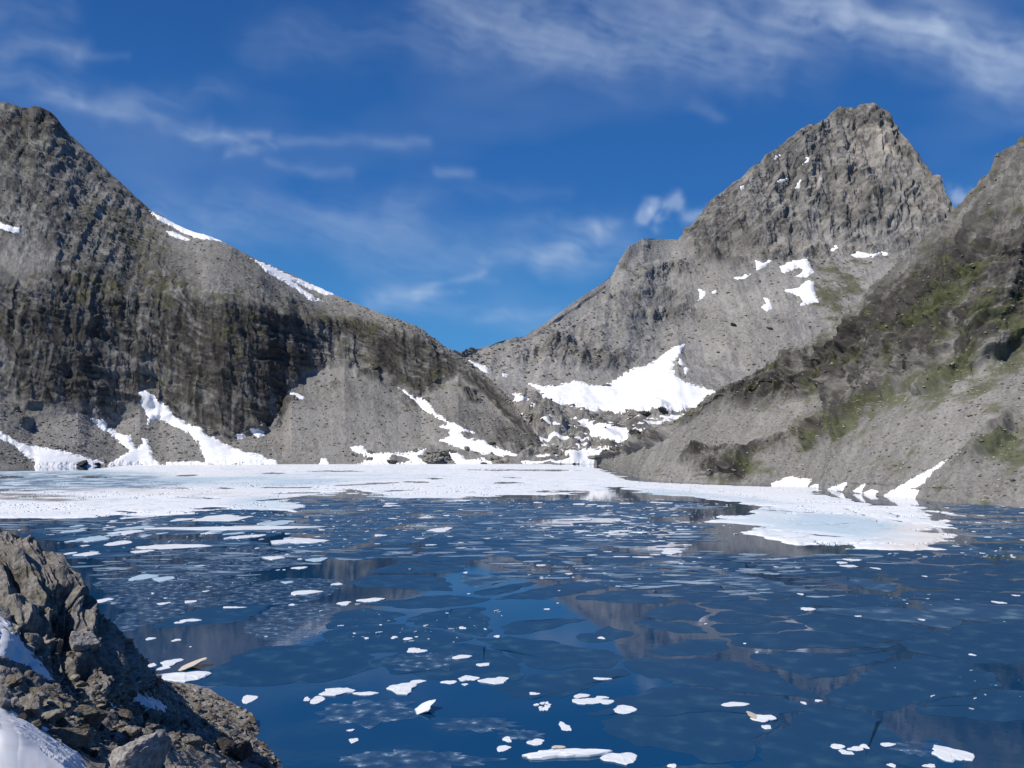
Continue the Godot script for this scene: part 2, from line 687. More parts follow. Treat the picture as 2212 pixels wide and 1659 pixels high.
const MARKS := [
	[864, 1488, "largest oval floe"], [729, 1494, "long pale floe"], [913, 1536, "tilted brown topped wedge"], [1073, 1471, "pointed white floe"], [1268, 1512, "stacked white group"],
	[1213, 1631, "long white bar"], [1344, 1638, "thick angular floe"], [1219, 1571, "lone white lump"], [1172, 1528, "loose cluster of crumbs"], [538, 1510, "floe off the rocky tip"],
	[399, 1463, "large floe by the near rocks"], [921, 1430, "long milky drowned floe"], [1010, 1466, "broken sided white floe"], [1350, 1533, "floe with a pointed left end"],
	[956, 1145, "white wedge shaped floe"], [659, 1281, "long floe beside milky plates"], [803, 1297, "pale flat floe"], [998, 1357, "crumb in the bright lead"], [852, 1377, "lump on the bright lead"],
	[1590, 1523, "flat floe at lower right"], [1648, 1552, "cream pointed floe"], [1838, 1619, "cluster at lower right"], [2052, 1630, "biggest floe at lower right"], [1834, 1216, "trio of floes under the tongue"],
	[1450, 1192, "bright floe ending the streaks"], [1745, 1316, "slanting thin floe"], [2157, 1302, "floe near the right edge"], [2050, 1186, "tip of the ice tongue"], [1528, 1128, "pointed notch of the tongue"],
	[376, 1182, "long ragged floe"], [520, 1142, "longest white strip"], [280, 1152, "ragged floe near the snow reflection"], [640, 1170, "raft of white pieces"], [150, 1196, "lump above the knoll"],
	[413, 1341, "floe above the near rocks"], [410, 1300, "white double floe"], [673, 1096, "notch in the sheet's edge"], [1150, 1066, "middle of the sheet's edge"], [1341, 1050, "root of the ice tongue"], [217, 1299, "floe beside the dark knoll"],
	[2212, 1500, "right edge at the dark reflections"], [2212, 1100, "foot of the right hillside"], [1892, 1228, "small floe right of the trio"], [1876, 1188, "lower rim of the tongue"],
]
var said := {}

func singled(what: String, shared: String, px: float, py: float) -> String:
	# what it is, and where it lies from a thing that can be found
	var near := []
	for m in MARKS:
		near.append([Vector2(px - m[0], (py - m[1]) * 4.0).length(), m])
	near.sort_custom(func(a, b): return a[0] < b[0])
	for k in 3:
		var m: Array = near[k][1]
		var dx: float = px - m[0]
		var dy: float = (py - m[1]) * 4.0
		var how := ("right of" if dx > 0 else "left of") if absf(dx) > absf(dy) else ("in front of" if dy > 0 else "beyond")
		for word in ["just", "further"]:
			var t := "%s %s %s the %s" % [what, word, how, m[2]]
			if not said.has(t):
				said[t] = true
				return t
	return shared

func place_floe(m: Mesh, mat: Material, px: float, py: float, w: float, h: float, label: String, group := "", tilt := Vector2.ZERO, up := 0.0, turn := 0.0) -> void:
	# px, py: middle of its water line; w, h: its breadth and depth on the chart
	var at := on_water(px, py)
	var d := -at.z
	var wide := w / F * d
	var deep := clampf(h / F * d * d / EYE, wide * 0.25, wide * 2.2)
	var o := MeshInstance3D.new()
	o.name = numbered("ice_floe")
	o.mesh = m
	o.material_override = mat
	var thick := clampf(wide * 0.07, 0.05, 0.26)
	o.transform = Transform3D(Basis(Vector3.UP, turn) * Basis.from_euler(Vector3(tilt.x, 0, tilt.y)) * Basis.from_scale(Vector3(wide, thick, deep)), at + Vector3(0, up, 0))
	add_child(o)
	tag(o, label, "ice floe", group)

# ------------------------------------------------------------------ the scene

func _ready() -> void:
	rng.seed = 20
	# camera
	var cam := Camera3D.new()
	cam.name = "camera"
	add_child(cam)
	cam.position = Vector3(0, EYE, 0)
	cam.projection = Camera3D.PROJECTION_FRUSTUM
	cam.near = 0.1
	cam.far = 8000.0
	cam.size = 1659.0 / F * cam.near
	cam.frustum_offset = Vector2(0, (HY - 829.5) / F * cam.near)
	cam.current = true
	# sky and exposure
	var env := Environment.new()
	env.background_mode = Environment.BG_SKY
	env.tonemap_mode = Environment.TONE_MAPPER_LINEAR
	env.tonemap_exposure = 1.15
	env.sdfgi_enabled = true
	env.ssao_enabled = true
	env.ssil_enabled = true
	var sky := Sky.new()
	var sm := PanoramaSkyMaterial.new()
	sm.panorama = sky_picture()
	sky.sky_material = sm
	env.sky = sky
	var we := WorldEnvironment.new()
	we.name = "environment"
	we.environment = env
	add_child(we)
	# sun: high over the left shoulder
	var sun := DirectionalLight3D.new()
	sun.name = "sun"
	sun.light_energy = SUN_ENERGY
	sun.light_color = Color(1.0, 0.975, 0.94)
	sun.light_angular_distance = 0.5
	sun.shadow_enabled = true
	add_child(sun)
	sun.look_at_from_position(Vector3.ZERO, -Vector3(-0.60, 0.84, 0.42), Vector3.UP)

	# materials
	var rock := StandardMaterial3D.new()
	rock.vertex_color_use_as_albedo = true
	rock.roughness = 0.9
	rock.metallic_specular = 0.25
	var near_rock: StandardMaterial3D = rock.duplicate()
	near_rock.albedo_texture = grain(11, 0.02, 5, Color(0.52, 0.51, 0.5), Color(1, 1, 1))
	near_rock.heightmap_enabled = true
	near_rock.heightmap_texture = grain(12, 0.03, 6, Color.BLACK, Color.WHITE)
	near_rock.heightmap_scale = 2.5
	near_rock.uv1_triplanar = true
	near_rock.uv1_world_triplanar = true
	near_rock.uv1_scale = Vector3(0.55, 0.55, 0.55)
	var snow_m := StandardMaterial3D.new()
	snow_m.vertex_color_use_as_albedo = true
	snow_m.roughness = 0.75
	snow_m.metallic_specular = 0.3
	var ice_m: StandardMaterial3D = snow_m.duplicate()
	ice_m.roughness = 0.45
	ice_m.metallic_specular = 0.35
	var floe_m: StandardMaterial3D = ice_m.duplicate()
	floe_m.albedo_color = Color(0.72, 0.75, 0.78).linear_to_srgb()
	var tan_m: StandardMaterial3D = ice_m.duplicate()
	tan_m.albedo_color = Color(0.62, 0.53, 0.42).linear_to_srgb()
	var pale_m: StandardMaterial3D = ice_m.duplicate()
	pale_m.albedo_color = Color(0.42, 0.55, 0.64).linear_to_srgb()

	build_water()
	var left := build_left()
	var far := build_far()
	var right := build_right()
	var shore := build_shore()
	build_snow(left, far, right, shore, snow_m)
	land_object("mountain", left, rock, "steep grey mountain with dark cliffs and scree cones on the left shore")
	land_object("mountain_001", far, rock, "pointed rocky summit and snowy bowl at the head of the valley")
	land_object("hillside", right, rock, "craggy hillside with green turf and scree rising on the right shore")
	land_object("rocky_shore", shore, near_rock, "dark folded rock of the near shore in the lower left corner")
	build_sheet(ice_m)
	build_plates()
	build_floes(floe_m, tan_m, pale_m)
	build_stones(left, far, right, shore, rock, near_rock)

func grain(sd: int, freq: float, oct: int, lo: Color, hi: Color) -> NoiseTexture2D:
	var t := NoiseTexture2D.new()
	t.width = 512
	t.height = 512
	t.seamless = true
	t.noise = simplex(freq, sd, oct)
	var g := Gradient.new()
	g.set_color(0, lo)
	g.set_color(1, hi)
	t.color_ramp = g
	return t

# ------------------------------------------------------------------ sky

func sky_color(dir: Vector3, z: Array, strokes: Array) -> Color:
	var up := clampf(dir.y, 0.0, 1.0)
	# clear air
	var c: Color
	if up < 0.12:
		c = Color(0.105, 0.33, 0.62).lerp(Color(0.066, 0.255, 0.555), up / 0.12)
	elif up < 0.28:
		c = Color(0.066, 0.255, 0.555).lerp(Color(0.028, 0.133, 0.40), (up - 0.12) / 0.16)
	elif up < 0.5:
		c = Color(0.028, 0.133, 0.40).lerp(Color(0.0155, 0.077, 0.27), (up - 0.28) / 0.22)
	else:
		c = Color(0.0155, 0.077, 0.27).lerp(Color(0.011, 0.055, 0.23), (up - 0.5) / 0.5)
	if dir.y < -0.02:
		return Color(0.10, 0.12, 0.15)
	# thin high cloud, everywhere
	var veil: float = z[0].get_noise_3d(dir.x * 1.2, dir.y * 3.4, dir.z * 1.2) * 0.5 + 0.5
	var a := maxf(veil - 0.55, 0.0) * 0.25
	if dir.z < -0.35:
		var px := CX - dir.x / dir.z * F
		var py := HY + dir.y / dir.z * F
		if px > -700.0 and px < 2900.0 and py > -700.0:
			var wx: float = z[1].get_noise_2d(px, py) * 60.0
			var wy: float = z[2].get_noise_2d(px, py) * 38.0
			var fib: float = z[3].get_noise_2d(px * 0.30 + py * 0.12 + wx * 0.5, py * 1.5 - px * 0.45 + wy)
			var puff: float = z[4].get_noise_2d(px + wx * 0.4, py + wy * 0.4)
			fib += 0.45 * z[5].get_noise_2d(px * 0.35 + py * 0.1 + wx * 0.3, py * 2.4 - px * 0.55 + wy)
			for s in strokes:
				var ex: float = s[2] - s[0]
				var ey: float = s[3] - s[1]
				var qx: float = px + wx * s[6] - s[0]
				var qy: float = py + wy * s[6] - s[1]
				var t := clampf((qx * ex + qy * ey) / (ex * ex + ey * ey + 1.0), 0.0, 1.0)
				var dx := qx - ex * t
				var dy := qy - ey * t
				var d2: float = (dx * dx + dy * dy) / (s[4] * s[4])
				if d2 < 6.0:
					var f := exp(-d2 * 1.3)
					if s[7] > 0.5:
						f = smoothstep(0.15, 1.15, f * (0.95 + puff * 1.1))
					else:
						f *= clampf(0.64 + fib * 0.42 + puff * 0.16, 0.15, 1.3)
					a += f * s[5] * 0.85
	a = clampf(a, 0.0, 0.9)
	return c.lerp(Color(0.52, 0.62, 0.76), a)

func sky_picture() -> ImageTexture:
	var w := 3072
	var h := 1536
	var z := [simplex(1.6, 5, 4), simplex(0.0035, 6, 3), simplex(0.0045, 7, 3), simplex(0.006, 8, 4), simplex(0.012, 9, 5), simplex(0.022, 10, 4)]
	# strokes of cirrus and puffs: x0 y0 x1 y1 half-width strength waver puff
	var st := [
		[-150, 130, 150, 205, 34, 0.17, 0.6, 0], [100, 195, 430, 285, 26, 0.26, 0.6, 0], [400, 285, 560, 318, 16, 0.26, 0.5, 0], [480, 296, 585, 292, 16, 0.30, 0.3, 0],
		[500, 335, 600, 312, 14, 0.26, 0.3, 0], [590, 345, 740, 378, 12, 0.18, 0.4, 0], [620, 296, 920, 318, 14, 0.18, 0.4, 0], [250, 215, 480, 200, 30, 0.14, 0.6, 0],
		[-100, 105, 180, 110, 34, 0.22, 0.5, 0], [180, 112, 290, 112, 10, 0.08, 0.4, 0], [-50, 25, 140, 25, 40, 0.15, 0.5, 0],
		[1000, 20, 1750, 20, 100, 0.30, 0.8, 0], [1200, 110, 1680, 120, 70, 0.30, 0.9, 0], [560, 90, 1050, 70, 70, 0.10, 0.8, 0],
		[1700, 10, 2000, 70, 52, 0.30, 0.6, 0], [1850, 60, 2260, 140, 60, 0.36, 0.6, 0], [2000, 20, 2280, 110, 60, 0.30, 0.6, 0], [2120, 150, 2300, 240, 70, 0.24, 0.6, 0],
		[1480, 232, 1540, 255, 16, 0.14, 0.4, 0], [945, 376, 1030, 376, 14, 0.24, 0.3, 0],
		[1050, 560, 1230, 540, 28, 0.16, 0.5, 0], [1180, 545, 1310, 490, 26, 0.22, 0.5, 0], [1280, 500, 1330, 480, 14, 0.16, 0.3, 0], [1100, 480, 1310, 500, 22, 0.10, 0.5, 0], [1200, 570, 1360, 545, 30, 0.14, 0.5, 0],
		[800, 650, 930, 625, 30, 0.36, 0.3, 0], [760, 560, 1350, 520, 60, 0.14, 0.6, 0], [900, 660, 1200, 700, 36, 0.14, 0.5, 0], [900, 628, 1050, 588, 9, 0.20, 0.2, 0], [910, 640, 1000, 628, 9, 0.18, 0.2, 0], [1030, 690, 1200, 672, 13, 0.14, 0.3, 0], [1040, 600, 1080, 610, 8, 0.10, 0.2, 0],
		[320, 470, 850, 480, 70, 0.20, 0.7, 0], [850, 430, 1200, 420, 30, 0.08, 0.7, 0],
		[1402, 462, 1425, 470, 36, 0.40, 0.3, 1], [1425, 440, 1462, 432, 28, 0.38, 0.3, 1], [1495, 468, 1525, 466, 26, 0.36, 0.3, 1], [2075, 420, 2095, 428, 32, 0.45, 0.3, 1],
	]
	var coarse := PackedFloat32Array()
	var cw := 384
	var ch := 192
	coarse.resize(cw * ch * 3)
	var k := 0
	for y in ch:
		var e := (0.5 - (y + 0.5) / ch) * PI
		for x in cw:
			var a := ((x + 0.5) / cw - 0.5) * TAU
			var c := sky_color(Vector3(sin(a) * cos(e), sin(e), -cos(a) * cos(e)), z, st)
			coarse[k] = c.r
			coarse[k + 1] = c.g
			coarse[k + 2] = c.b
			k += 3
	var im := Image.create_from_data(cw, ch, false, Image.FORMAT_RGBF, coarse.to_byte_array())
	im.resize(w, h, Image.INTERPOLATE_CUBIC)
	# the same sky, computed finer where it is in view
	var xa := int((0.5 - 0.72 / TAU) * w)
	var xb := int((0.5 + 0.72 / TAU) * w)
	var ya := int((0.5 - 0.60 / PI) * h)
	var yb := int((0.5 + 0.01 / PI) * h)
	var fine := PackedFloat32Array()
	fine.resize((xb - xa) * (yb - ya) * 3)
	k = 0
	for y in range(ya, yb):
		var e := (0.5 - (y + 0.5) / h) * PI
		var ce := cos(e)
		var se := sin(e)
		for x in range(xa, xb):
			var a := ((x + 0.5) / w - 0.5) * TAU
			var c := sky_color(Vector3(sin(a) * ce, se, -cos(a) * ce), z, st)
			fine[k] = c.r
			fine[k + 1] = c.g
			fine[k + 2] = c.b
			k += 3
	var part := Image.create_from_data(xb - xa, yb - ya, false, Image.FORMAT_RGBF, fine.to_byte_array())
	im.blit_rect(part, Rect2i(0, 0, xb - xa, yb - ya), Vector2i(xa, ya))
	# a panorama begins and ends straight ahead
	var turned := Image.create_empty(w, h, false, Image.FORMAT_RGBF)
	turned.blit_rect(im, Rect2i(w / 2, 0, w / 2, h), Vector2i(0, 0))
	turned.blit_rect(im, Rect2i(0, 0, w / 2, h), Vector2i(w / 2, 0))
	return ImageTexture.create_from_image(turned)

# ------------------------------------------------------------------ land

func build_left() -> Land:
	var c0 := line([-500, 1014, 0, 1010, 130, 1008, 300, 1005, 600, 1003.5, 800, 1003, 1200, 1002.5], [0, 0])
	var c1 := line([-500, 800, -150, 850, 0, 850, 70, 915, 169, 892, 200, 910, 250, 920, 302, 885, 345, 903, 380, 902, 436, 920, 500, 952, 577, 923, 612, 888, 630, 835, 668, 807, 744, 765, 807, 795, 860, 842, 910, 860, 940, 835, 990, 808, 1040, 850, 1080, 890, 1120, 930, 1160, 975, 1200, 1001.6], [-500, 0.62, 600, 0.62, 700, 0.66, 1200, 0.5])
	var c2 := line([-500, 560, 0, 610, 150, 640, 300, 650, 450, 640, 560, 660, 640, 690, 700, 700, 760, 692, 850, 708, 880, 718, 930, 748, 980, 776, 1040, 825, 1080, 862, 1120, 905, 1160, 960, 1200, 1001.2], [-500, 1.9, 640, 1.9, 760, 1.7, 900, 1.5, 1000, 1.0, 1200, 0.7])
	var c3 := line([-500, 150, -200, 180, -60, 203, 0, 220, 30, 228, 45, 236, 62, 236, 75, 232, 105, 243, 120, 256, 160, 300, 200, 340, 260, 395, 310, 442, 330, 458, 400, 495, 480, 521, 545, 556, 640, 597, 720, 636, 800, 668, 860, 690, 910, 715, 960, 750, 995, 770, 1040, 806, 1080, 840, 1120, 886, 1160, 948, 1200, 1000.8], [-500, 1.0, 0, 1.0, 160, 0.85, 300, 0.7, 480, 0.55, 640, 0.45, 900, 0.45, 1000, 0.5, 1200, 0.5])
	var L := loft([c0, c1, c2, c3], -120, 1200, 700, [4, 92, 140, 150, 10], Vector2(120, 70))
	blur(L, 2, 3)
	L.n = grid_normals(L.p, L.cols, L.rows)
	weather(L, {
		"seed": 100, "scale": 0.85, "bed": Vector3(0.45, 0.85, 0.25), "across": Vector2(0.95, -0.3), "crag_amp": 0.88, "scree_amp": 0.55, "dip": Vector3(0.75, -0.55, 0.3), "crest": 0.45, "foot": 0.4,
		"keys": [Vector2(0.9, 0), Vector2(1.9, 0.0), Vector2(2.03, 1.0), Vector2(2.95, 1.0), Vector2(3.25, 0.6), Vector2(3.6, 0.45), Vector2(4, 0.3)],
		"crag": [[60, 270, 90, 60, 50, 0.7], [150, 480, 240, 130, 35, 0.35], [60, 930, 60, 14, 20, -0.3], [760, 730, 90, 30, 10, 0.5], [700, 620, 160, 50, 30, -0.35], [420, 560, 160, 40, 38, -0.3], [60, 560, 60, 50, 0, -0.5], [230, 950, 80, 30, 20, -0.6], [400, 950, 60, 30, 0, -0.6], [330, 480, 30, 60, -30, 0.4], [920, 985, 40, 16, 0, 0.6], [1060, 930, 90, 30, 20, 0.5], [1120, 965, 60, 30, 20, 0.6]],
		"turf": [[250, 480, 60, 130, -40, 0.26], [380, 640, 260, 40, 8, 0.26], [150, 640, 200, 36, 8, 0.26], [330, 560, 40, 120, -35, 0.22], [760, 700, 110, 20, 12, 0.3], [780, 780, 60, 16, 30, 0.35], [960, 820, 50, 20, 20, 0.35], [40, 880, 70, 30, 0, 0.3], [450, 780, 160, 60, 0, 0.10], [100, 330, 60, 60, 0, 0.25]],
		"turf_base": 0.03, "dark_area": [[60, 770, 130, 100, 0, 0.85], [500, 800, 130, 120, 0, 0.95], [610, 750, 60, 80, 0, 0.8], [300, 790, 180, 90, 0, 0.6], [430, 690, 200, 40, 5, 0.4], [800, 722, 100, 20, 12, 0.9], [890, 785, 60, 50, 20, 0.9], [960, 790, 30, 24, 0, 0.6], [60, 265, 40, 40, 40, 0.4], [180, 620, 120, 50, 0, 0.3]], "scree": Color(0.214, 0.208, 0.195), "cliff": Color(0.150, 0.147, 0.138), "dark": Color(0.040, 0.039, 0.037),
	})
	return L

func build_far() -> Land:
	var c0 := line([820, 1003, 1200, 1002.5, 1300, 1002, 2400, 1001], [0, 0])
	var c1 := line([820, 985, 950, 985, 1100, 975, 1250, 985, 1350, 975, 1450, 960, 2400, 950], [0, 0.35])
	var c2 := line([820, 960, 1000, 930, 1150, 905, 1200, 890, 1300, 900, 1400, 885, 1480, 885, 1600, 880, 2400, 880], [0, 0.18])
	var c3 := line([820, 900, 1000, 800, 1060, 800, 1137, 828, 1240, 823, 1334, 820, 1400, 790, 1464, 752, 1520, 780, 1600, 800, 2400, 800], [0, 0.30])
	var c4 := line([820, 850, 1000, 780, 1060, 762, 1140, 768, 1240, 742, 1350, 692, 1450, 690, 1500, 680, 1600, 640, 1700, 600, 1800, 592, 2000, 600, 2400, 600], [0, 0.62])
	var c5 := line([820, 820, 1000, 772, 1060, 747, 1140, 736, 1240, 672, 1320, 616, 1345, 580, 1390, 538, 1450, 534, 1480, 525, 1520, 535, 1600, 545, 1700, 560, 1780, 545, 1860, 540, 1960, 548, 2080, 530, 2400, 540], [0, 0.72])
	var c6 := line([820, 800, 1000, 768, 1045, 752, 1080, 737, 1095, 733, 1135, 727, 1190, 690, 1240, 652, 1290, 620, 1320, 597, 1340, 560, 1358, 533, 1390, 515, 1430, 516, 1465, 518, 1490, 496, 1525, 450, 1545, 427, 1600, 386, 1640, 350, 1680, 318, 1720, 290, 1745, 272, 1765, 270, 1790, 255, 1808, 240, 1815, 232, 1850, 236, 1858, 228, 1885, 226, 1902, 238, 1915, 243, 1920, 246, 1930, 262, 1945, 285, 1970, 318, 2000, 360, 2020, 388, 2035, 418, 2050, 440, 2070, 462, 2085, 490, 2110, 520, 2200, 560, 2400, 590], [0, 0.75, 1465, 0.75, 1520, 1.35, 2400, 1.35])
	var L := loft([c0, c1, c2, c3, c4, c5, c6], 840, 2280, 720, [4, 22, 40, 52, 80, 56, 140, 10], Vector2(200, 150))
	blur(L, 2, 3)
	L.n = grid_normals(L.p, L.cols, L.rows)
	weather(L, {
		"seed": 200, "scale": 1.8, "bed": Vector3(-0.68, 0.72, 0.2), "across": Vector2(1.0, 0.1), "crag_amp": 1.2, "scree_amp": 0.42, "dip": Vector3(0.45, -0.85, 0.2), "crest": 0.45, "foot": 0.4,
		"keys": [Vector2(0.9, 0.2), Vector2(1.6, 0.4), Vector2(2.6, 0.35), Vector2(3.2, 0.1), Vector2(4.0, 0.15), Vector2(4.6, 0.12), Vector2(5.6, 0.2), Vector2(6.0, 0.7), Vector2(6.3, 1), Vector2(7, 0.9)],
		"crag": [[1240, 662, 150, 26, -36, -0.8], [1390, 535, 90, 34, 0, -1.0], [1345, 570, 50, 40, -60, -0.9], [1070, 745, 70, 12, -12, -0.5], [1250, 935, 150, 36, 5, 0.55], [1340, 965, 80, 16, 0, 0.6], [1400, 895, 70, 12, 0, 0.7], [1150, 900, 60, 40, 20, 0.5], [1230, 765, 110, 26, 5, 0.6], [1400, 580, 70, 16, 5, 0.45], [1460, 680, 70, 14, 0, 0.4], [1440, 625, 60, 80, 0, 0.1], [1350, 560, 60, 40, -40, 0.3], [1640, 690, 70, 10, 0, 0.2], [1270, 700, 100, 40, -35, 0.12]],
		"turf": [[1810, 600, 70, 50, -20, 0.5], [1820, 660, 60, 50, 0, 0.45], [1400, 580, 60, 20, 0, 0.2], [1350, 640, 80, 60, 0, 0.14]],
		"dark_area": [[1270, 770, 90, 22, 8, 0.4], [1370, 940, 90, 14, 0, 0.6], [1420, 890, 60, 8, 0, 0.7], [1330, 900, 50, 8, 0, 0.5], [1640, 560, 150, 30, 5, 0.25], [1850, 440, 80, 70, 20, 0.25], [1870, 260, 50, 26, 10, 0.4], [1250, 990, 80, 8, 0, 0.4]], "pale": [[1880, 320, 60, 40, 20, 0.55], [1930, 300, 40, 40, 60, 0.5], [1760, 390, 16, 26, 0, 0.7], [1840, 400, 40, 60, 20, 0.4], [2010, 430, 40, 70, 70, 0.4], [1640, 480, 120, 60, 20, 0.12], [1700, 540, 160, 14, 0, 0.3]],
		"scree": Color(0.258, 0.250, 0.234), "cliff": Color(0.185, 0.180, 0.168), "dark": Color(0.08, 0.079, 0.076), "pale_c": Color(0.33, 0.30, 0.265),
	})
	return L

func build_right() -> Land:
	var c0 := line([1285, 1007, 1310, 1012, 1400, 1036, 1480, 1042, 1560, 1044, 1642, 1048, 1740, 1050, 1822, 1063, 1899, 1070, 1987, 1077, 2060, 1086, 2157, 1092, 2212, 1095, 2600, 1110], [0, 0])
	var c1 := line([1285, 1000, 1310, 995, 1400, 982, 1500, 960, 1600, 942, 1700, 930, 1850, 925, 2000, 905, 2212, 865, 2600, 800], [0, 0.6])
	var c2 := line([1285, 992, 1340, 978, 1420, 952, 1495, 906, 1561, 873, 1669, 850, 1793, 850, 1876, 852, 1917, 828, 2000, 808, 2103, 812, 2145, 788, 2212, 768, 2600, 640], [0, 0.62])
	var c3 := line([1285, 990, 1340, 974, 1420, 946, 1495, 900, 1561, 860, 1640, 815, 1700, 778, 1790, 735, 1860, 700, 1930, 660, 2000, 625, 2060, 600, 2130, 560, 2212, 520, 2600, 330], [0, 1.1, 1800, 1.2, 2212, 1.6])
	var c4 := line([1285, 988, 1310, 980, 1350, 965, 1420, 938, 1495, 895, 1561, 854, 1635, 803, 1710, 767, 1793, 709, 1876, 651, 1920, 596, 1971, 546, 2021, 501, 2081, 456, 2131, 401, 2166, 361, 2212, 306, 2600, -100], [0, 0.7, 2000, 0.72, 2212, 0.8, 2600, 1.0])
	var L := loft([c0, c1, c2, c3, c4], 1285, 2400, 640, [4, 110, 80, 95, 100, 10], Vector2(60, 45))
	blur(L, 2, 3)
	L.n = grid_normals(L.p, L.cols, L.rows)
	weather(L, {
		"seed": 300, "turf_c": Color(0.068, 0.077, 0.034), "scale": 0.55, "bed": Vector3(-0.55, 0.8, 0.3), "across": Vector2(0.75, 0.65), "crag_amp": 1.65, "scree_amp": 0.6, "dip": Vector3(0.8, 0.35, 0.3), "crest": 0.12, "foot": 0.5,
		"keys": [Vector2(0.9, 0.05), Vector2(2.7, 0.06), Vector2(3.0, 0.95), Vector2(3.9, 0.95), Vector2(4.2, 0.75), Vector2(5, 0.6)],
		"crag": [[1560, 1010, 60, 34, 0, 0.85], [1500, 985, 30, 18, -20, 0.6], [1640, 970, 90, 16, -20, 0.65], [1790, 925, 90, 22, -25, 0.7], [1720, 950, 60, 16, -20, 0.5], [1830, 870, 40, 20, -10, 0.7], [2130, 960, 70, 24, -35, 0.6], [2200, 930, 50, 30, 0, 0.5]],
		"turf": [[1960, 860, 190, 30, -30, 0.62], [2120, 820, 110, 30, -25, 0.58], [1800, 900, 120, 20, -15, 0.45], [1750, 960, 90, 16, -20, 0.5], [1600, 860, 120, 12, -28, 0.4], [2080, 620, 170, 26, -38, 0.5], [1900, 760, 220, 40, -30, 0.25], [2180, 980, 80, 40, -40, 0.65], [1620, 1010, 50, 14, 0, 0.7], [1480, 900, 60, 8, -30, 0.5], [2140, 700, 120, 90, 0, 0.3]],
		"turf_base": 0.1, "dark_area": [[2130, 650, 200, 95, -14, 1.5], [1950, 700, 120, 60, -32, 1.1], [1800, 780, 120, 34, -32, 0.8], [2160, 520, 90, 50, -40, 0.5], [1700, 820, 120, 24, -28, 0.6], [1560, 1010, 50, 30, 0, 0.8], [1500, 985, 26, 14, -20, 0.7], [2150, 720, 100, 40, 0, 0.6], [1790, 925, 70, 16, -25, 0.6], [1640, 970, 70, 12, -20, 0.6], [2000, 780, 80, 30, -20, 0.4], [1850, 760, 90, 40, -30, 0.4]], "scree": Color(0.215, 0.209, 0.197), "cliff": Color(0.175, 0.168, 0.152), "dark": Color(0.058, 0.056, 0.052),
	})
	return L

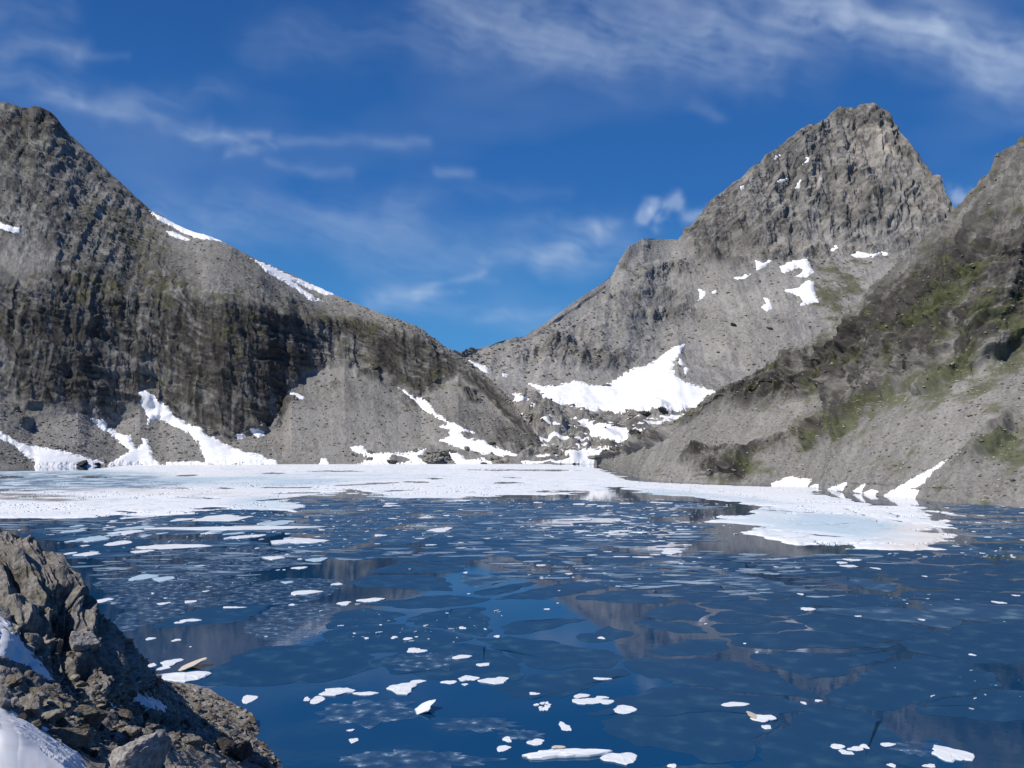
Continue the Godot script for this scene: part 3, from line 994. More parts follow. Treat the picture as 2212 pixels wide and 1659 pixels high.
func build_shore() -> Land:
	var a := [Vector3(-900, 2150, 4), Vector3(720, 2150, 4)]
	var b := [Vector3(-900, 1665, 8), Vector3(0, 1665, 9.5), Vector3(150, 1665, 11.5), Vector3(300, 1665, 14), Vector3(400, 1665, 17), Vector3(500, 1665, 21.5), Vector3(560, 1664, 24), Vector3(620, 1663, 26.4), Vector3(720, 1672, 28)]
	var c := [Vector3(-900, 1500, 13), Vector3(0, 1530, 12.8), Vector3(100, 1575, 13.5), Vector3(200, 1610, 15.5), Vector3(300, 1600, 18), Vector3(400, 1600, 21), Vector3(500, 1620, 24.5), Vector3(560, 1627, 26.6), Vector3(620, 1655, 27.5), Vector3(720, 1660, 29)]
	var d := [Vector3(-900, 1400, 16), Vector3(0, 1440, 15.8), Vector3(100, 1480, 17.3), Vector3(200, 1530, 18.4), Vector3(300, 1545, 22), Vector3(400, 1560, 27), Vector3(500, 1583, 28.8), Vector3(540, 1594, 29.2), Vector3(560, 1602, 29.6), Vector3(620, 1640, 29.5), Vector3(720, 1650, 30)]
	var e := [Vector3(-900, 1300, 20), Vector3(0, 1340, 19.8), Vector3(60, 1400, 19.5), Vector3(125, 1475, 19.2), Vector3(200, 1507, 19.3), Vector3(250, 1512, 20.2), Vector3(300, 1499, 25), Vector3(350, 1492, 30), Vector3(400, 1495, 33), Vector3(470, 1510, 32.8), Vector3(540, 1546, 31), Vector3(556, 1574, 30.3), Vector3(575, 1600, 30.6), Vector3(620, 1625, 31), Vector3(720, 1630, 31.5)]
	var f := [Vector3(-900, 1050, 22.5), Vector3(-200, 1095, 22.5), Vector3(0, 1147, 22.5), Vector3(35, 1150, 22.5), Vector3(60, 1168, 22.5), Vector3(90, 1190, 22.5), Vector3(130, 1204, 22.5), Vector3(165, 1247, 22.4), Vector3(205, 1312, 22.4), Vector3(250, 1376, 22.6), Vector3(275, 1408, 24), Vector3(300, 1440, 28), Vector3(325, 1462, 33), Vector3(340, 1470, 36), Vector3(380, 1479, 35.6), Vector3(450, 1491, 35), Vector3(500, 1515, 33.2), Vector3(545, 1549, 31.3), Vector3(560, 1577, 30.5), Vector3(575, 1598, 31), Vector3(620, 1620, 32), Vector3(720, 1625, 32)]
	var L := loft([a, b, c, d, e, f], -300, 660, 560, [30, 80, 90, 80, 120, 16], Vector2(5, 3.5), true)
	var blurred := L.front
	blur(L, 2, 3)
	L.n = grid_normals(L.p, L.cols, L.rows)
	var n_big := blocks(0.35, 401)
	var n_b2 := slabs(0.8, 402)
	var n_b3 := slabs(2.2, 403)
	var n_ridge := ridged(0.42, 404, 4)
	var n_fold := ridged(1.3, 405, 3)
	var n_fine := simplex(2.4, 406, 5)
	var n_warp := simplex(0.3, 407, 3)
	var n_tone := simplex(0.5, 408, 4)
	var n_moss := simplex(0.45, 409, 4)
	var dip := Vector3(0.6, -0.53, 0.6).normalized()
	for r in L.rows:
		var v := L.v[r]
		for i in L.cols:
			var q := r * L.cols + i
			var p := L.p[q]
			var px := CX - p.x / p.z * F
			var py := HY + (p.y - EYE) / p.z * F
			var w := n_warp.get_noise_3dv(p)
			var s := p + Vector3(w, -w, w * 0.6) * 1.4
			s -= dip * s.dot(dip) * 0.84
			var knoll := smoothstep(3.6, 4.3, v) * (1.0 - smoothstep(290.0, 420.0, px))
			var rubble := 1.0 - knoll
			var b1 := n_big.get_noise_3dv(s)
			var b2 := minf((n_b2.get_noise_3dv(s) + 1.0) * 2.6, 1.0) - 0.6
			var b3 := minf((n_b3.get_noise_3dv(p) + 1.0) * 2.4, 1.0) - 0.6
			var fold := n_fold.get_noise_3dv(s)
			var rid := n_ridge.get_noise_3dv(s)
			var fine := n_fine.get_noise_3dv(p)
			var h := knoll * (b1 * 0.14 + b2 * 0.20 + rid * 0.34 + fold * 0.34) + rubble * (b1 * 0.14 + b2 * 0.13 + rid * 0.2 + b3 * 0.07)
			h += b3 * 0.03 + fine * 0.05
			var k := 1.0
			if v > 4.9:
				k = 0.55
			if px > 300.0:
				k *= clampf(1.0 - (px - 300.0) / 320.0, 0.3, 1.0)
			if v < 2.0 and px < 230.0:
				k *= 0.3
			L.p[q] = p + L.n[q] * h * k
			var tone := n_tone.get_noise_3dv(p)
			var c0 := Color(0.35, 0.33, 0.30) * (1.0 + tone * 0.35 + fold * 0.25 + b1 * 0.2)
			c0 = c0.lerp(Color(0.065, 0.055, 0.044), clampf(0.26 - rid * 0.7 - fold * 0.6 + fine * 0.8, 0.0, 0.88))  # crevice shade painted into the rock colour, fold tops left paler
			var moss := n_moss.get_noise_3dv(p) + blob(px, py, [20, 1240, 60, 30, 10, 0.6]) + blob(px, py, [200, 1270, 20, 60, -30, 0.4])
			c0 = c0.lerp(Color(0.13, 0.105, 0.035), clampf((moss - 0.32) * 1.8, 0.0, 0.45))
			L.c[q] = Color(maxf(c0.r, 0.012), maxf(c0.g, 0.011), maxf(c0.b, 0.009))
	return L

# ------------------------------------------------------------------ water

func build_water() -> void:
	var m := StandardMaterial3D.new()
	m.albedo_color = Color(0.0035, 0.041, 0.108).linear_to_srgb()
	m.roughness = 0.035
	m.metallic_specular = 0.34
	m.normal_enabled = true
	var t := NoiseTexture2D.new()
	t.width = 512
	t.height = 512
	t.seamless = true
	t.as_normal_map = true
	t.bump_strength = 1.2
	t.noise = simplex(0.02, 71, 4)
	m.normal_texture = t
	m.normal_scale = 0.035
	m.uv1_triplanar = true
	m.uv1_world_triplanar = true
	m.uv1_scale = Vector3(0.12, 0.12, 0.12)
	var p := PackedVector3Array([Vector3(-900, 0, 40), Vector3(900, 0, 40), Vector3(-900, 0, -760), Vector3(900, 0, -760)])
	var o := put("lake_water", mesh_of(p, PackedInt32Array([0, 2, 1, 1, 2, 3]), PackedColorArray(), PackedVector3Array([Vector3.UP, Vector3.UP, Vector3.UP, Vector3.UP])), m)
	tag(o, "deep blue open water of the mountain lake", "lake", "", "structure")

func build_sheet(mat: Material) -> void:
	# the great sheet of old ice along the far shore, with its tongue to the right
	var poly := poly_of([-700, 1017, 0, 1018, 190, 1016, 250, 1007, 330, 1002, 600, 1000, 900, 1000, 1180, 1002, 1290, 1012, 1330, 1024, 1345, 1036, 1400, 1041, 1500, 1046, 1642, 1051, 1740, 1052, 1786, 1071, 1848, 1083, 1887, 1092, 1992, 1094, 2013, 1107, 2028, 1111, 2036, 1128, 2026, 1141, 2003, 1148, 2039, 1152, 2059, 1161, 2044, 1174, 2059, 1182, 2054, 1188, 2003, 1190, 1874, 1188, 1900, 1178, 1764, 1180, 1702, 1170, 1602, 1150, 1640, 1141, 1702, 1140, 1528, 1128, 1586, 1120, 1652, 1107, 1627, 1091, 1544, 1078, 1379, 1064, 1341, 1050, 1289, 1060, 1183, 1070, 1106, 1069, 978, 1075, 865, 1077, 798, 1073, 760, 1058, 728, 1066, 618, 1078, 673, 1096, 615, 1106, 550, 1101, 480, 1101, 400, 1111, 300, 1114, 250, 1112, 180, 1118, 0, 1122, -700, 1126])
	var leads := [[1007, 1015, 1289, 1016.5, 2.2], [553, 1023, 620, 1022, 2.6], [660, 1018, 790, 1018, 1.6], [553, 1053, 680, 1053, 2.2], [720, 1049, 870, 1042, 2.0], [870, 1040, 940, 1042, 1.6], [930, 1033, 960, 1035, 1.8], [1078, 1032, 1124, 1032, 1.8], [1064, 1043, 1127, 1043, 1.8], [1152, 1063, 1275, 1061, 2.4], [460, 1055, 510, 1055, 1.8], [380, 1028, 430, 1026, 2.6], [-200, 1030, 60, 1031, 5.0], [-200, 1058, 100, 1059, 2.6], [130, 1028, 240, 1032, 2.6], [320, 1054, 420, 1055, 1.2], [760, 1057, 830, 1072, 1.6], [830, 1062, 900, 1058, 1.2], [250, 1104, 300, 1108, 2.0], [400, 1074, 470, 1078, 1.6], [430, 1100, 500, 1097, 1.8], [940, 1050, 970, 1049, 1.2], [600, 1066, 700, 1064, 1.6], [560, 1082, 640, 1076, 1.4], [1830, 1098, 1900, 1130, 0.5], [1700, 1150, 1830, 1160, 0.7], [1880, 1165, 1830, 1172, 0.8], [1900, 1120, 1960, 1128, 0.7], [1740, 1135, 1850, 1130, 0.6], [1930, 1108, 1940, 1118, 0.7], [1640, 1100, 1760, 1108, 0.7]]
	var cols := 900
	var rows := 260
	var p := PackedVector3Array()
	var c := PackedColorArray()
	var h := PackedFloat32Array()
	p.resize(cols * rows)
	c.resize(cols * rows)
	h.resize(cols * rows)
	var z1 := simplex(0.09, 51, 4)
	var z2 := simplex(0.35, 52, 3)
	var zt := simplex(0.02, 53, 4)
	var zb := simplex(0.5, 54, 4)
	var zk := noise(FastNoiseLite.TYPE_CELLULAR, 0.11, 55, 1, FastNoiseLite.RETURN_DISTANCE2_SUB)
	for r in rows:
		var py := 1002.0 + 192.0 * pow(float(r) / (rows - 1), 1.25)
		for i in cols:
			var px := lerpf(-150, 2090, float(i) / (cols - 1))
			var b := on_water(px, py)
			var k := 0.12 * F / -b.z * 9.0
			var jx := z1.get_noise_3dv(b)
			var jy := z2.get_noise_3dv(b)
			var far := EYE / -b.z * 6.0 + 0.35      # a metre away from the eye shows this much shorter
			var d := inside(poly, px + jx * k * 6.0, py + (jx * 1.6 + jy * 1.0) * (py - HY) / 90.0, 5.0)
			for l in leads:
				var ex: float = l[2] - l[0]
				var ey: float = (l[3] - l[1]) * 5.0
				var qx: float = px + jx * 26.0 - l[0]
				var qy: float = (py + jy * 1.0 - l[1]) * 5.0
				var t := clampf((qx * ex + qy * ey) / (ex * ex + ey * ey), 0.0, 1.0)
				var taper: float = l[4] * 5.0 * sqrt(maxf(1.0 - pow(2.0 * t - 1.0, 2.0), 0.0)) * (0.75 + jx)
				d = minf(d, Vector2(qx - ex * t, qy - ey * t).length() - taper)
			var crack := zk.get_noise_3d(b.x + jy * 3.0, 0, b.z + jx * 4.0)
			var top := clampf(d * 0.012, -0.08, 0.16)
			if top > 0.0 and crack < -0.955 and zt.get_noise_3dv(b * 2.0) > 0.05 and py > 1040:
				top = -0.03
			h[r * cols + i] = top
			b.y = top + (zb.get_noise_3dv(b) * 0.05 if top > 0.1 else 0.0)
			p[r * cols + i] = b
			# white rotten ice, paler blue where it is drowned, brown where the avalanches end
			var tone := zt.get_noise_3dv(b)
			var wet := blob(px, py, [100, 1036, 260, 20, 0, 1.0]) + blob(px, py, [420, 1042, 330, 10, 0, 0.75]) + blob(px, py, [740, 1030, 200, 9, 0, 0.35]) + blob(px, py, [1720, 1128, 190, 24, 6, 0.75]) + blob(px, py, [1860, 1140, 120, 22, 8, 0.7]) + blob(px, py, [600, 1090, 110, 14, 0, 0.6]) + blob(px, py, [760, 1072, 90, 7, 0, 0.7]) + blob(px, py, [1500, 1072, 160, 8, 5, 0.5])
			wet = clampf(wet * (1.0 + tone * 1.2) + z1.get_noise_3d(b.x * 0.6, 7.0, b.z * 0.3) * 0.35, 0.0, 1.0)
			var ci := Color(0.82, 0.84, 0.86) * (1.0 + tone * 0.06)
			ci = ci.lerp(Color(0.42, 0.57, 0.66), wet * 0.75)
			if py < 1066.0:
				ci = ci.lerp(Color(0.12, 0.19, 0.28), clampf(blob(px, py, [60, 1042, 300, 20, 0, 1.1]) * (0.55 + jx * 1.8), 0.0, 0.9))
			var mud := blob(px, py, [40, 1074, 130, 8, 2, 1.3]) * (0.6 + jx * 1.5)
			ci = ci.lerp(Color(0.17, 0.145, 0.11), clampf(mud, 0.0, 0.85))
			var tan := blob(px, py, [1990, 1165, 90, 28, 0, 0.9]) + blob(px, py, [350, 1064, 260, 6, 2, 0.4])
			ci = ci.lerp(Color(0.68, 0.62, 0.55), clampf(tan * (0.6 + jx), 0.0, 0.75))
			if crack < -0.93 and tone > -0.1:
				ci = ci.lerp(Color(0.4, 0.5, 0.56), 0.45)
			c[r * cols + i] = ci
	var idx := PackedInt32Array()
	for r in rows - 1:
		for i in cols - 1:
			var a := r * cols + i
			if maxf(maxf(h[a], h[a + 1]), maxf(h[a + cols], h[a + cols + 1])) <= -0.02:
				continue
			idx.append_array(PackedInt32Array([a, a + 1, a + cols, a + 1, a + cols + 1, a + cols]))
	# only what is used
	var map := PackedInt32Array()
	map.resize(p.size())
	map.fill(-1)
	var p2 := PackedVector3Array()
	var c2 := PackedColorArray()
	for k in idx.size():
		var q := idx[k]
		if map[q] < 0:
			map[q] = p2.size()
			p2.append(p[q])
			c2.append(c[q])
		idx[k] = map[q]
	var o := put("ice_sheet", mesh_of(p2, idx, c2), mat)
	tag(o, "wide white sheet of melting lake ice reaching from far shore to its right tongue", "ice sheet")

func clip(poly: PackedVector2Array, mid: Vector2, nrm: Vector2) -> PackedVector2Array:
	var out := PackedVector2Array()
	for k in poly.size():
		var a := poly[k]
		var b := poly[(k + 1) % poly.size()]
		var da := (a - mid).dot(nrm)
		var db := (b - mid).dot(nrm)
		if da <= 0.0:
			out.append(a)
		if (da <= 0.0) != (db <= 0.0):
			out.append(a.lerp(b, da / (da - db)))
	return out

func build_plates() -> void:
	# a skin of thin ice broken into plates: cells round scattered seeds, with leads of open water between them
	var clear := StandardMaterial3D.new()
	clear.albedo_texture = skin(64, Color(0.0070, 0.046, 0.116), Color(0.009, 0.051, 0.120), Color(0.033, 0.090, 0.155))
	clear.uv1_triplanar = true
	clear.uv1_world_triplanar = true
	clear.uv1_scale = Vector3(0.045, 0.045, 0.045)
	clear.roughness = 0.42
	clear.metallic_specular = 0.22
	var milk := StandardMaterial3D.new()
	milk.albedo_texture = frost(61, 0.012)
	milk.transparency = BaseMaterial3D.TRANSPARENCY_ALPHA
	milk.roughness = 0.5
	milk.metallic_specular = 0.25
	milk.uv1_triplanar = true
	milk.uv1_world_triplanar = true
	milk.uv1_scale = Vector3(0.05, 0.05, 0.05)
	var misty: StandardMaterial3D = clear.duplicate()
	misty.albedo_texture = skin(65, Color(0.014, 0.056, 0.135), Color(0.024, 0.074, 0.15), Color(0.14, 0.22, 0.30))
	misty.uv1_scale = Vector3(0.03, 0.03, 0.03)
	var r := RandomNumberGenerator.new()
	r.seed = 611
	var cell := 5.4
	var seeds := {}
	for gx in range(-28, 29):
		for gz in range(3, 34):
			# further out the plates drift wider apart
			var q := Vector2((gx + r.randf_range(-0.3, 1.3)) * cell, (gz + r.randf_range(-0.3, 1.3)) * cell)
			seeds[Vector2i(gx, gz)] = q * lerpf(0.80, 1.2, clampf(q.y / 150.0, 0.0, 1.0))
	var lead := simplex(0.05, 62, 3)
	var zn := simplex(0.35, 63, 4)
	var found := []
	for key in seeds.keys():
		var s: Vector2 = seeds[key]
		var d := s.y
		var px := CX + s.x / d * F
		var py := HY + EYE / d * F
		if px < 40 or px > 2330 or py < 1080 or py > 1720:
			continue
		# no plates under the tongue, near the near shore, or in the open leads
		if px > 1500 and px < 2080 and py < 1196:
			continue
		if px < 700 and py > 1440 - maxf(0.0, 420.0 - px) * 0.9:
			continue
		var open := lead.get_noise_2d(s.x, s.y)
		var blue := blob(px, py, [1130, 1300, 260, 90, 8, 1.0])
		var gap := 0.05 + maxf(open, 0.0) * 1.4 + blue * 0.45
		if r.randf() < (0.02 if px > 1350 and py > 1230 else 0.06) + blue * 0.16 + (0.35 if open > 0.42 else 0.0) or (py > 1480 and px < 1350 and r.randf() < 0.6):
			continue
		var poly := PackedVector2Array([s + Vector2(-9, -9), s + Vector2(9, -9), s + Vector2(9, 9), s + Vector2(-9, 9)])
		for dx in range(-2, 3):
			for dz in range(-2, 3):
				var other: Vector2i = key + Vector2i(dx, dz)
				if other == key or not seeds.has(other):
					continue
				var o: Vector2 = seeds[other]
				var nrm := (o - s).normalized()
				poly = clip(poly, (s + o) * 0.5 - nrm * gap * r.randf_range(0.3, 1.5), nrm)
		if poly.size() < 3:
			continue
		# wear the corners off, then ripple the rim
		for times in 2:
			var worn := PackedVector2Array()
			for k in poly.size():
				var a := poly[k]
				var b := poly[(k + 1) % poly.size()]
				worn.append(a.lerp(b, 0.2))
				worn.append(a.lerp(b, 0.8))
			poly = worn
		var rim := PackedVector2Array()
		for k in poly.size():
			var a := poly[k]
			var b := poly[(k + 1) % poly.size()]
			var n := maxi(1, int(a.distance_to(b) / 0.35))
			for j in n:
				var q := a.lerp(b, float(j) / n)
				rim.append(q + Vector2(zn.get_noise_2d(q.x, q.y), zn.get_noise_2d(q.x + 50.0, q.y)) * 0.55)
		var area := 0.0
		for k in rim.size():
			area += rim[k].cross(rim[(k + 1) % rim.size()]) * 0.5
		var kind := 0
		var pm := blob(px, py, [480, 1280, 330, 90, 0, 0.8]) + blob(px, py, [250, 1200, 220, 70, 0, 0.5])
		var far_band := smoothstep(1240.0, 1110.0, py)
		if r.randf() < pm:
			kind = 1
		elif r.randf() < 0.16 + far_band * 0.75:
			kind = 2
		if absf(area) < 2.0:
			continue
		found.append([absf(area) / (d * d * d), s, rim, kind, px, py, 0.006 + 0.004 * r.randf()])
	found.sort_custom(func(a, b): return a[0] > b[0])
	var made := 0
	var rest_p := PackedVector3Array()
	var rest_i := PackedInt32Array()
	for e in found:
		var s: Vector2 = e[1]
		var rim: PackedVector2Array = e[2]
		var alone := made < 298
		var p := PackedVector3Array()
		var idx := PackedInt32Array()
		var first := 0 if alone else rest_p.size()
		var shift := s if alone else Vector2.ZERO
		p.append(Vector3(s.x - shift.x, e[6], -(s.y - shift.y)))
		var m := rim.size()
		for k in m:
			p.append(Vector3(rim[k].x - shift.x, e[6], -(rim[k].y - shift.y)))
		for k in m:
			p.append(Vector3(rim[k].x - shift.x, -0.03, -(rim[k].y - shift.y)))
		for k in m:
			var a := first + 1 + k
			var b := first + 1 + (k + 1) % m
			idx.append_array(PackedInt32Array([first, b, a, a, b, a + m, b, b + m, a + m]))
		if not alone:
			rest_p.append_array(p)
			rest_i.append_array(idx)
			continue
		var o := put("ice_plate", mesh_of(p, idx), [clear, milk, misty][e[3]])
		o.position = Vector3(s.x, 0, -s.y)
		var size := "large" if e[0] > 1.2e-4 else ("small" if e[0] < 3e-5 else "middling")
		var what: String = ["%s dark thin ice plate", "%s milky ice plate", "%s hazy thin ice plate"][e[3]] % size
		tag(o, singled(what, what + " in the crowded skin of plates on the lake", e[4], e[5]), "ice plate", ["dark thin ice plates", "milky ice plates", "hazy ice plates"][e[3]])
		made += 1
	if rest_i.size():
		var o := put("thin_ice", mesh_of(rest_p, rest_i), misty)
		tag(o, "small far plates of thin ice merging into a broken skin", "thin ice", "", "stuff")
	print("plates ", made, " of ", found.size())
	# sunken milky floes near the shore
	var list2 := [[921, 1430, 165, 34, "long milky drowned floe beyond the row of white floes"], [800, 1539, 215, 54, "large cloudy drowned floe left of the brown topped slab"], [909, 1643, 300, 44, "broad cloudy drowned floe at the bottom edge of the picture"], [1127, 1588, 90, 22, "small cloudy drowned floe left of the little white lump"], [1030, 1565, 160, 28, "faint cloudy drowned floe below the brown topped slab"], [1990, 1620, 110, 34, "milky blue ice beside the big white floe at lower right"]]
	var zf := simplex(1.2, 66, 3)
	for e in list2:
		var at := on_water(e[0], e[1])
		var wide: float = e[2] / F * -at.z
		var deep: float = e[3] / F * at.z * at.z / EYE
		var p := PackedVector3Array([Vector3(0, 0.016, 0)])
		var idx := PackedInt32Array()
		var n := 48
		for q in 2:
			for k in n:
				var a := TAU * k / n
				var rad := 0.5 + zf.get_noise_2d(cos(a) * 1.6 + e[0], sin(a) * 1.6) * 0.22
				p.append(Vector3(cos(a) * rad * wide, 0.016 if q == 0 else -0.05, sin(a) * rad * deep))
		for k in n:
			var a := 1 + k
			var b := 1 + (k + 1) % n
			idx.append_array(PackedInt32Array([0, a, b, a, a + n, b, b, a + n, b + n]))
		var o := put("ice_plate", mesh_of(p, idx), milk)
		o.position = at
		tag(o, e[4], "ice plate")

func skin(sd: int, lo: Color, mid: Color, hi: Color) -> NoiseTexture2D:
	var t := NoiseTexture2D.new()
	t.width = 1024
	t.height = 1024
	t.seamless = true
	t.noise = simplex(0.011, sd, 7)
	var g := Gradient.new()
	g.set_color(0, lo.linear_to_srgb())
	g.set_color(1, hi.linear_to_srgb())
	g.add_point(0.55, mid.linear_to_srgb())
	g.add_point(0.72, mid.lerp(hi, 0.25).linear_to_srgb())
	t.color_ramp = g
	return t

func frost(sd: int, freq: float) -> NoiseTexture2D:
	var t := NoiseTexture2D.new()
	t.width = 1024
	t.height = 1024
	t.seamless = true
	t.noise = simplex(freq * 1.8, sd, 7)
	var g := Gradient.new()
	g.set_color(0, Color(0.25, 0.36, 0.5, 0.10))
	g.set_color(1, Color(0.8, 0.86, 0.9, 0.85))
	g.add_point(0.45, Color(0.3, 0.42, 0.56, 0.26))
	g.add_point(0.75, Color(0.42, 0.54, 0.66, 0.42))
	t.color_ramp = g
	return t

func build_floes(floe_m: Material, tan_m: Material, pale_m: Material) -> void:
	var ms := []
	for k in 14:
		ms.append(floe_mesh(700 + k, 18 + 2 * (k % 5), 0.05 + 0.03 * (k % 4), 0.05 + 0.04 * (k % 3)))
	# the ones that can be told apart: px py w h label [tilt] [material] [turn]
	var own := [
		[538, 1510, 40, 16, "white floe close off the pointed tip of the near rocks"],
		[729, 1494, 72, 16, "long pale floe at the upper left of the near group"],
		[686, 1512, 34, 16, "white lump in the fragments left of the cloudy drowned floe"],
		[662, 1511, 16, 8, "little white fragment at the left end of the near group"],
		[792, 1499, 48, 8, "flat white floe left of the largest oval floe"],
		[864, 1488, 84, 19, "largest oval white floe of the near row"],
		[901, 1473, 38, 7, "thin white floe touching the top of the oval floe"],
		[1010, 1466, 46, 12, "white floe with a broken left side, right of the oval floe"],
		[972, 1474, 34, 8, "pale broken piece left of the middle white floe"],
		[1004, 1479, 16, 4, "small flat piece in front of the middle white floe"],
		[1073, 1471, 62, 15, "white pointed floe right of the middle of the near row"],
		[1153, 1499, 22, 6, "small flat floe above the cluster of white crumbs"],
		[1258, 1504, 34, 10, "upper left floe of the stacked white group"],
		[1268, 1515, 54, 15, "large floe of the stacked white group"],
		[1308, 1516, 44, 9, "right floe of the stacked white group"],
		[1300, 1507, 30, 6, "top right floe of the stacked white group"],
		[1350, 1533, 56, 16, "white floe with a pointed left end, right of the stacked group"],
		[1219, 1571, 26, 17, "white lump alone under the stacked group"],
		[1159, 1604, 34, 15, "white block above the long white bar"],
		[1094, 1598, 26, 10, "pale piece left of the white block"],
		[1087, 1617, 34, 12, "white oval piece at the left end of the long bar"],
		[1213, 1631, 188, 11, "long narrow white bar of ice at the bottom"],
		[1344, 1638, 76, 29, "thick white angular floe right of the long bar"],
		[763, 1600, 24, 10, "thin white stick of ice lying aslant, lower middle"],
		[759, 1578, 16, 4, "tiny white piece above the slanting stick"],
		[897, 1406, 42, 11, "white rounded floe over the long milky drowned floe"],
		[999, 1420, 40, 9, "narrow white floe right of the rounded floe"],
		[1044, 1436, 26, 8, "small pale floe right of the long milky drowned floe"],
		[1300, 1467, 50, 4, "thin white line of ice above the stacked group"],
		[852, 1377, 14, 6, "small white lump left on the bright blue lead"],
		[881, 1380, 24, 5, "flat white piece on the bright blue lead"],
		[998, 1357, 18, 5, "small white piece in the middle of the bright blue lead"],
		[803, 1297, 52, 8, "pale flat floe above the left arm of the bright lead"],
		[741, 1304, 40, 7, "white floe left of the pale flat floe"],
		[659, 1281, 72, 8, "long white floe right of the milky plates"],
		[727, 1262, 24, 5, "small white oval right of the milky plates"],
		[649, 1227, 32, 5, "small white floe above the milky plates"],
		[589, 1206, 52, 6, "narrow white floe below the left floe band"],
		[956, 1145, 44, 9, "white wedge shaped floe standing out in mid lake"],
		[820, 1157, 26, 5, "white floe left of the wedge shaped floe"],
		[1590, 1523, 56, 10, "flat white floe near the lower right reflections"],
		[1656, 1571, 18, 11, "slim white piece under the tan topped floe"],
		[1736, 1519, 12, 5, "tiny white crumb right of the flat lower right floe"],
		[1768, 1514, 16, 4, "pale crumb right of the tiny white crumb"],
		[1809, 1613, 36, 10, "left floe of the cluster at lower right"],
		[1826, 1626, 32, 10, "front floe of the cluster at lower right"],
		[1851, 1618, 36, 10, "middle floe of the cluster at lower right"],
		[1866, 1613, 24, 8, "right floe of the cluster at lower right"],
		[1917, 1609, 38, 7, "thin floe between the cluster and the big floe"],
		[2052, 1630, 86, 34, "biggest white floe at the lower right"],
		[1453, 1655, 20, 10, "white lump at the bottom edge, right of the thick floe"],
		[1925, 1654, 20, 8, "small oval at the bottom edge near the cluster"],
		[2010, 1655, 28, 8, "white floe cut by the bottom edge under the big floe"],
		[1840, 1210, 34, 5, "upper floe of the trio below the ice tongue"],
		[1820, 1216, 24, 5, "left floe of the trio below the ice tongue"],
		[1834, 1223, 32, 6, "front floe of the trio below the ice tongue"],
		[1892, 1228, 20, 4, "small floe right of the trio below the ice tongue"],
		[1450, 1192, 44, 11, "bright white floe at the end of the glittering streaks"],
		[1745, 1316, 38, 6, "slanting thin floe at the right of the lake"],
		[2157, 1302, 26, 5, "small white floe near the right edge"],
		[217, 1299, 42, 12, "white floe beside the dark edge of the near knoll"],
		[366, 1432, 54, 14, "cream oval floe behind the near shore"],
		[353, 1444, 28, 7, "small white floe in front of the cream oval floe"],
		[325, 1438, 22, 9, "pale floe against the near rocks"],
		[399, 1463, 120, 24, "large white floe against the near rocks"],
		[410, 1300, 30, 6, "white double floe below the milky plates"],
		[355, 1304, 24, 6, "pale oval left of the white double floe"],
		[502, 1313, 48, 3, "thin white edge of ice under the milky plates"],
		[413, 1341, 40, 6, "white floe above the near rocks"],
		[389, 1345, 20, 5, "cream crumb left of the white floe above the rocks"],
		[325, 1380, 26, 5, "white sliver close to the knoll"],
		[382, 1383, 18, 5, "small cream crumb right of the sliver"],
		[376, 1182, 170, 10, "long ragged white floe in the left band"],
		[470, 1121, 120, 11, "white raft of ice just off the left sheet"],
		[520, 1142, 330, 9, "longest white strip of ice off the left sheet"],
		[280, 1152, 46, 7, "ragged white floe in front of the snow reflection"],
		[150, 1196, 24, 6, "white lump just above the knoll"],
		[640, 1170, 120, 12, "white raft of pieces right of the ragged floe"],
		[555, 1158, 36, 6, "white oval between the strip and the raft"],
	]
	var k := 0
	for e in own:
		place_floe(ms[k % ms.size()], floe_m, e[0], e[1], e[2], e[3], e[4], "", Vector2(rng.randf_range(-0.02, 0.02), rng.randf_range(-0.02, 0.02)), 0.0, rng.randf_range(-0.15, 0.15))
		k += 1
	place_floe(floe_mesh(801, 22, 0.05, 0.04), floe_m, 915, 1536, 60, 20, "tilted wedge of ice standing out with a brown upper face", "", Vector2(-0.05, 0.42), 0.10, 0.35)
	place_floe(floe_mesh(802, 20, 0.05, 0.04), tan_m, 412, 1442, 56, 12, "tan tilted floe behind the near shore", "", Vector2(0.0, 0.30), 0.12, 0.3)
	place_floe(floe_mesh(803, 20, 0.06, 0.05), tan_m, 1626, 1548, 24, 14, "small tan piece on the left of the cream floe", "", Vector2(0.1, -0.2), 0.06, 0.3)
	place_floe(floe_mesh(804, 22, 0.06, 0.05), floe_m, 1650, 1553, 52, 17, "cream pointed floe above the dark reflections at lower right", "", Vector2(0.0, 0.08), 0.04, 0.0)
	place_floe(floe_mesh(805, 22, 0.06, 0.05), tan_m, 1205, 1623, 30, 6, "brownish hump on the long white bar", "", Vector2.ZERO, 0.14, 0.0)
	# crumbs
	for e in 12:
		var w := rng.randf_range(5, 14)
		place_floe(ms[e], floe_m, rng.randf_range(1152, 1192), rng.randf_range(1518, 1538), w, w * 0.45, "white crumb of the loose cluster left of the stacked white group", "crumbs of the loose cluster")
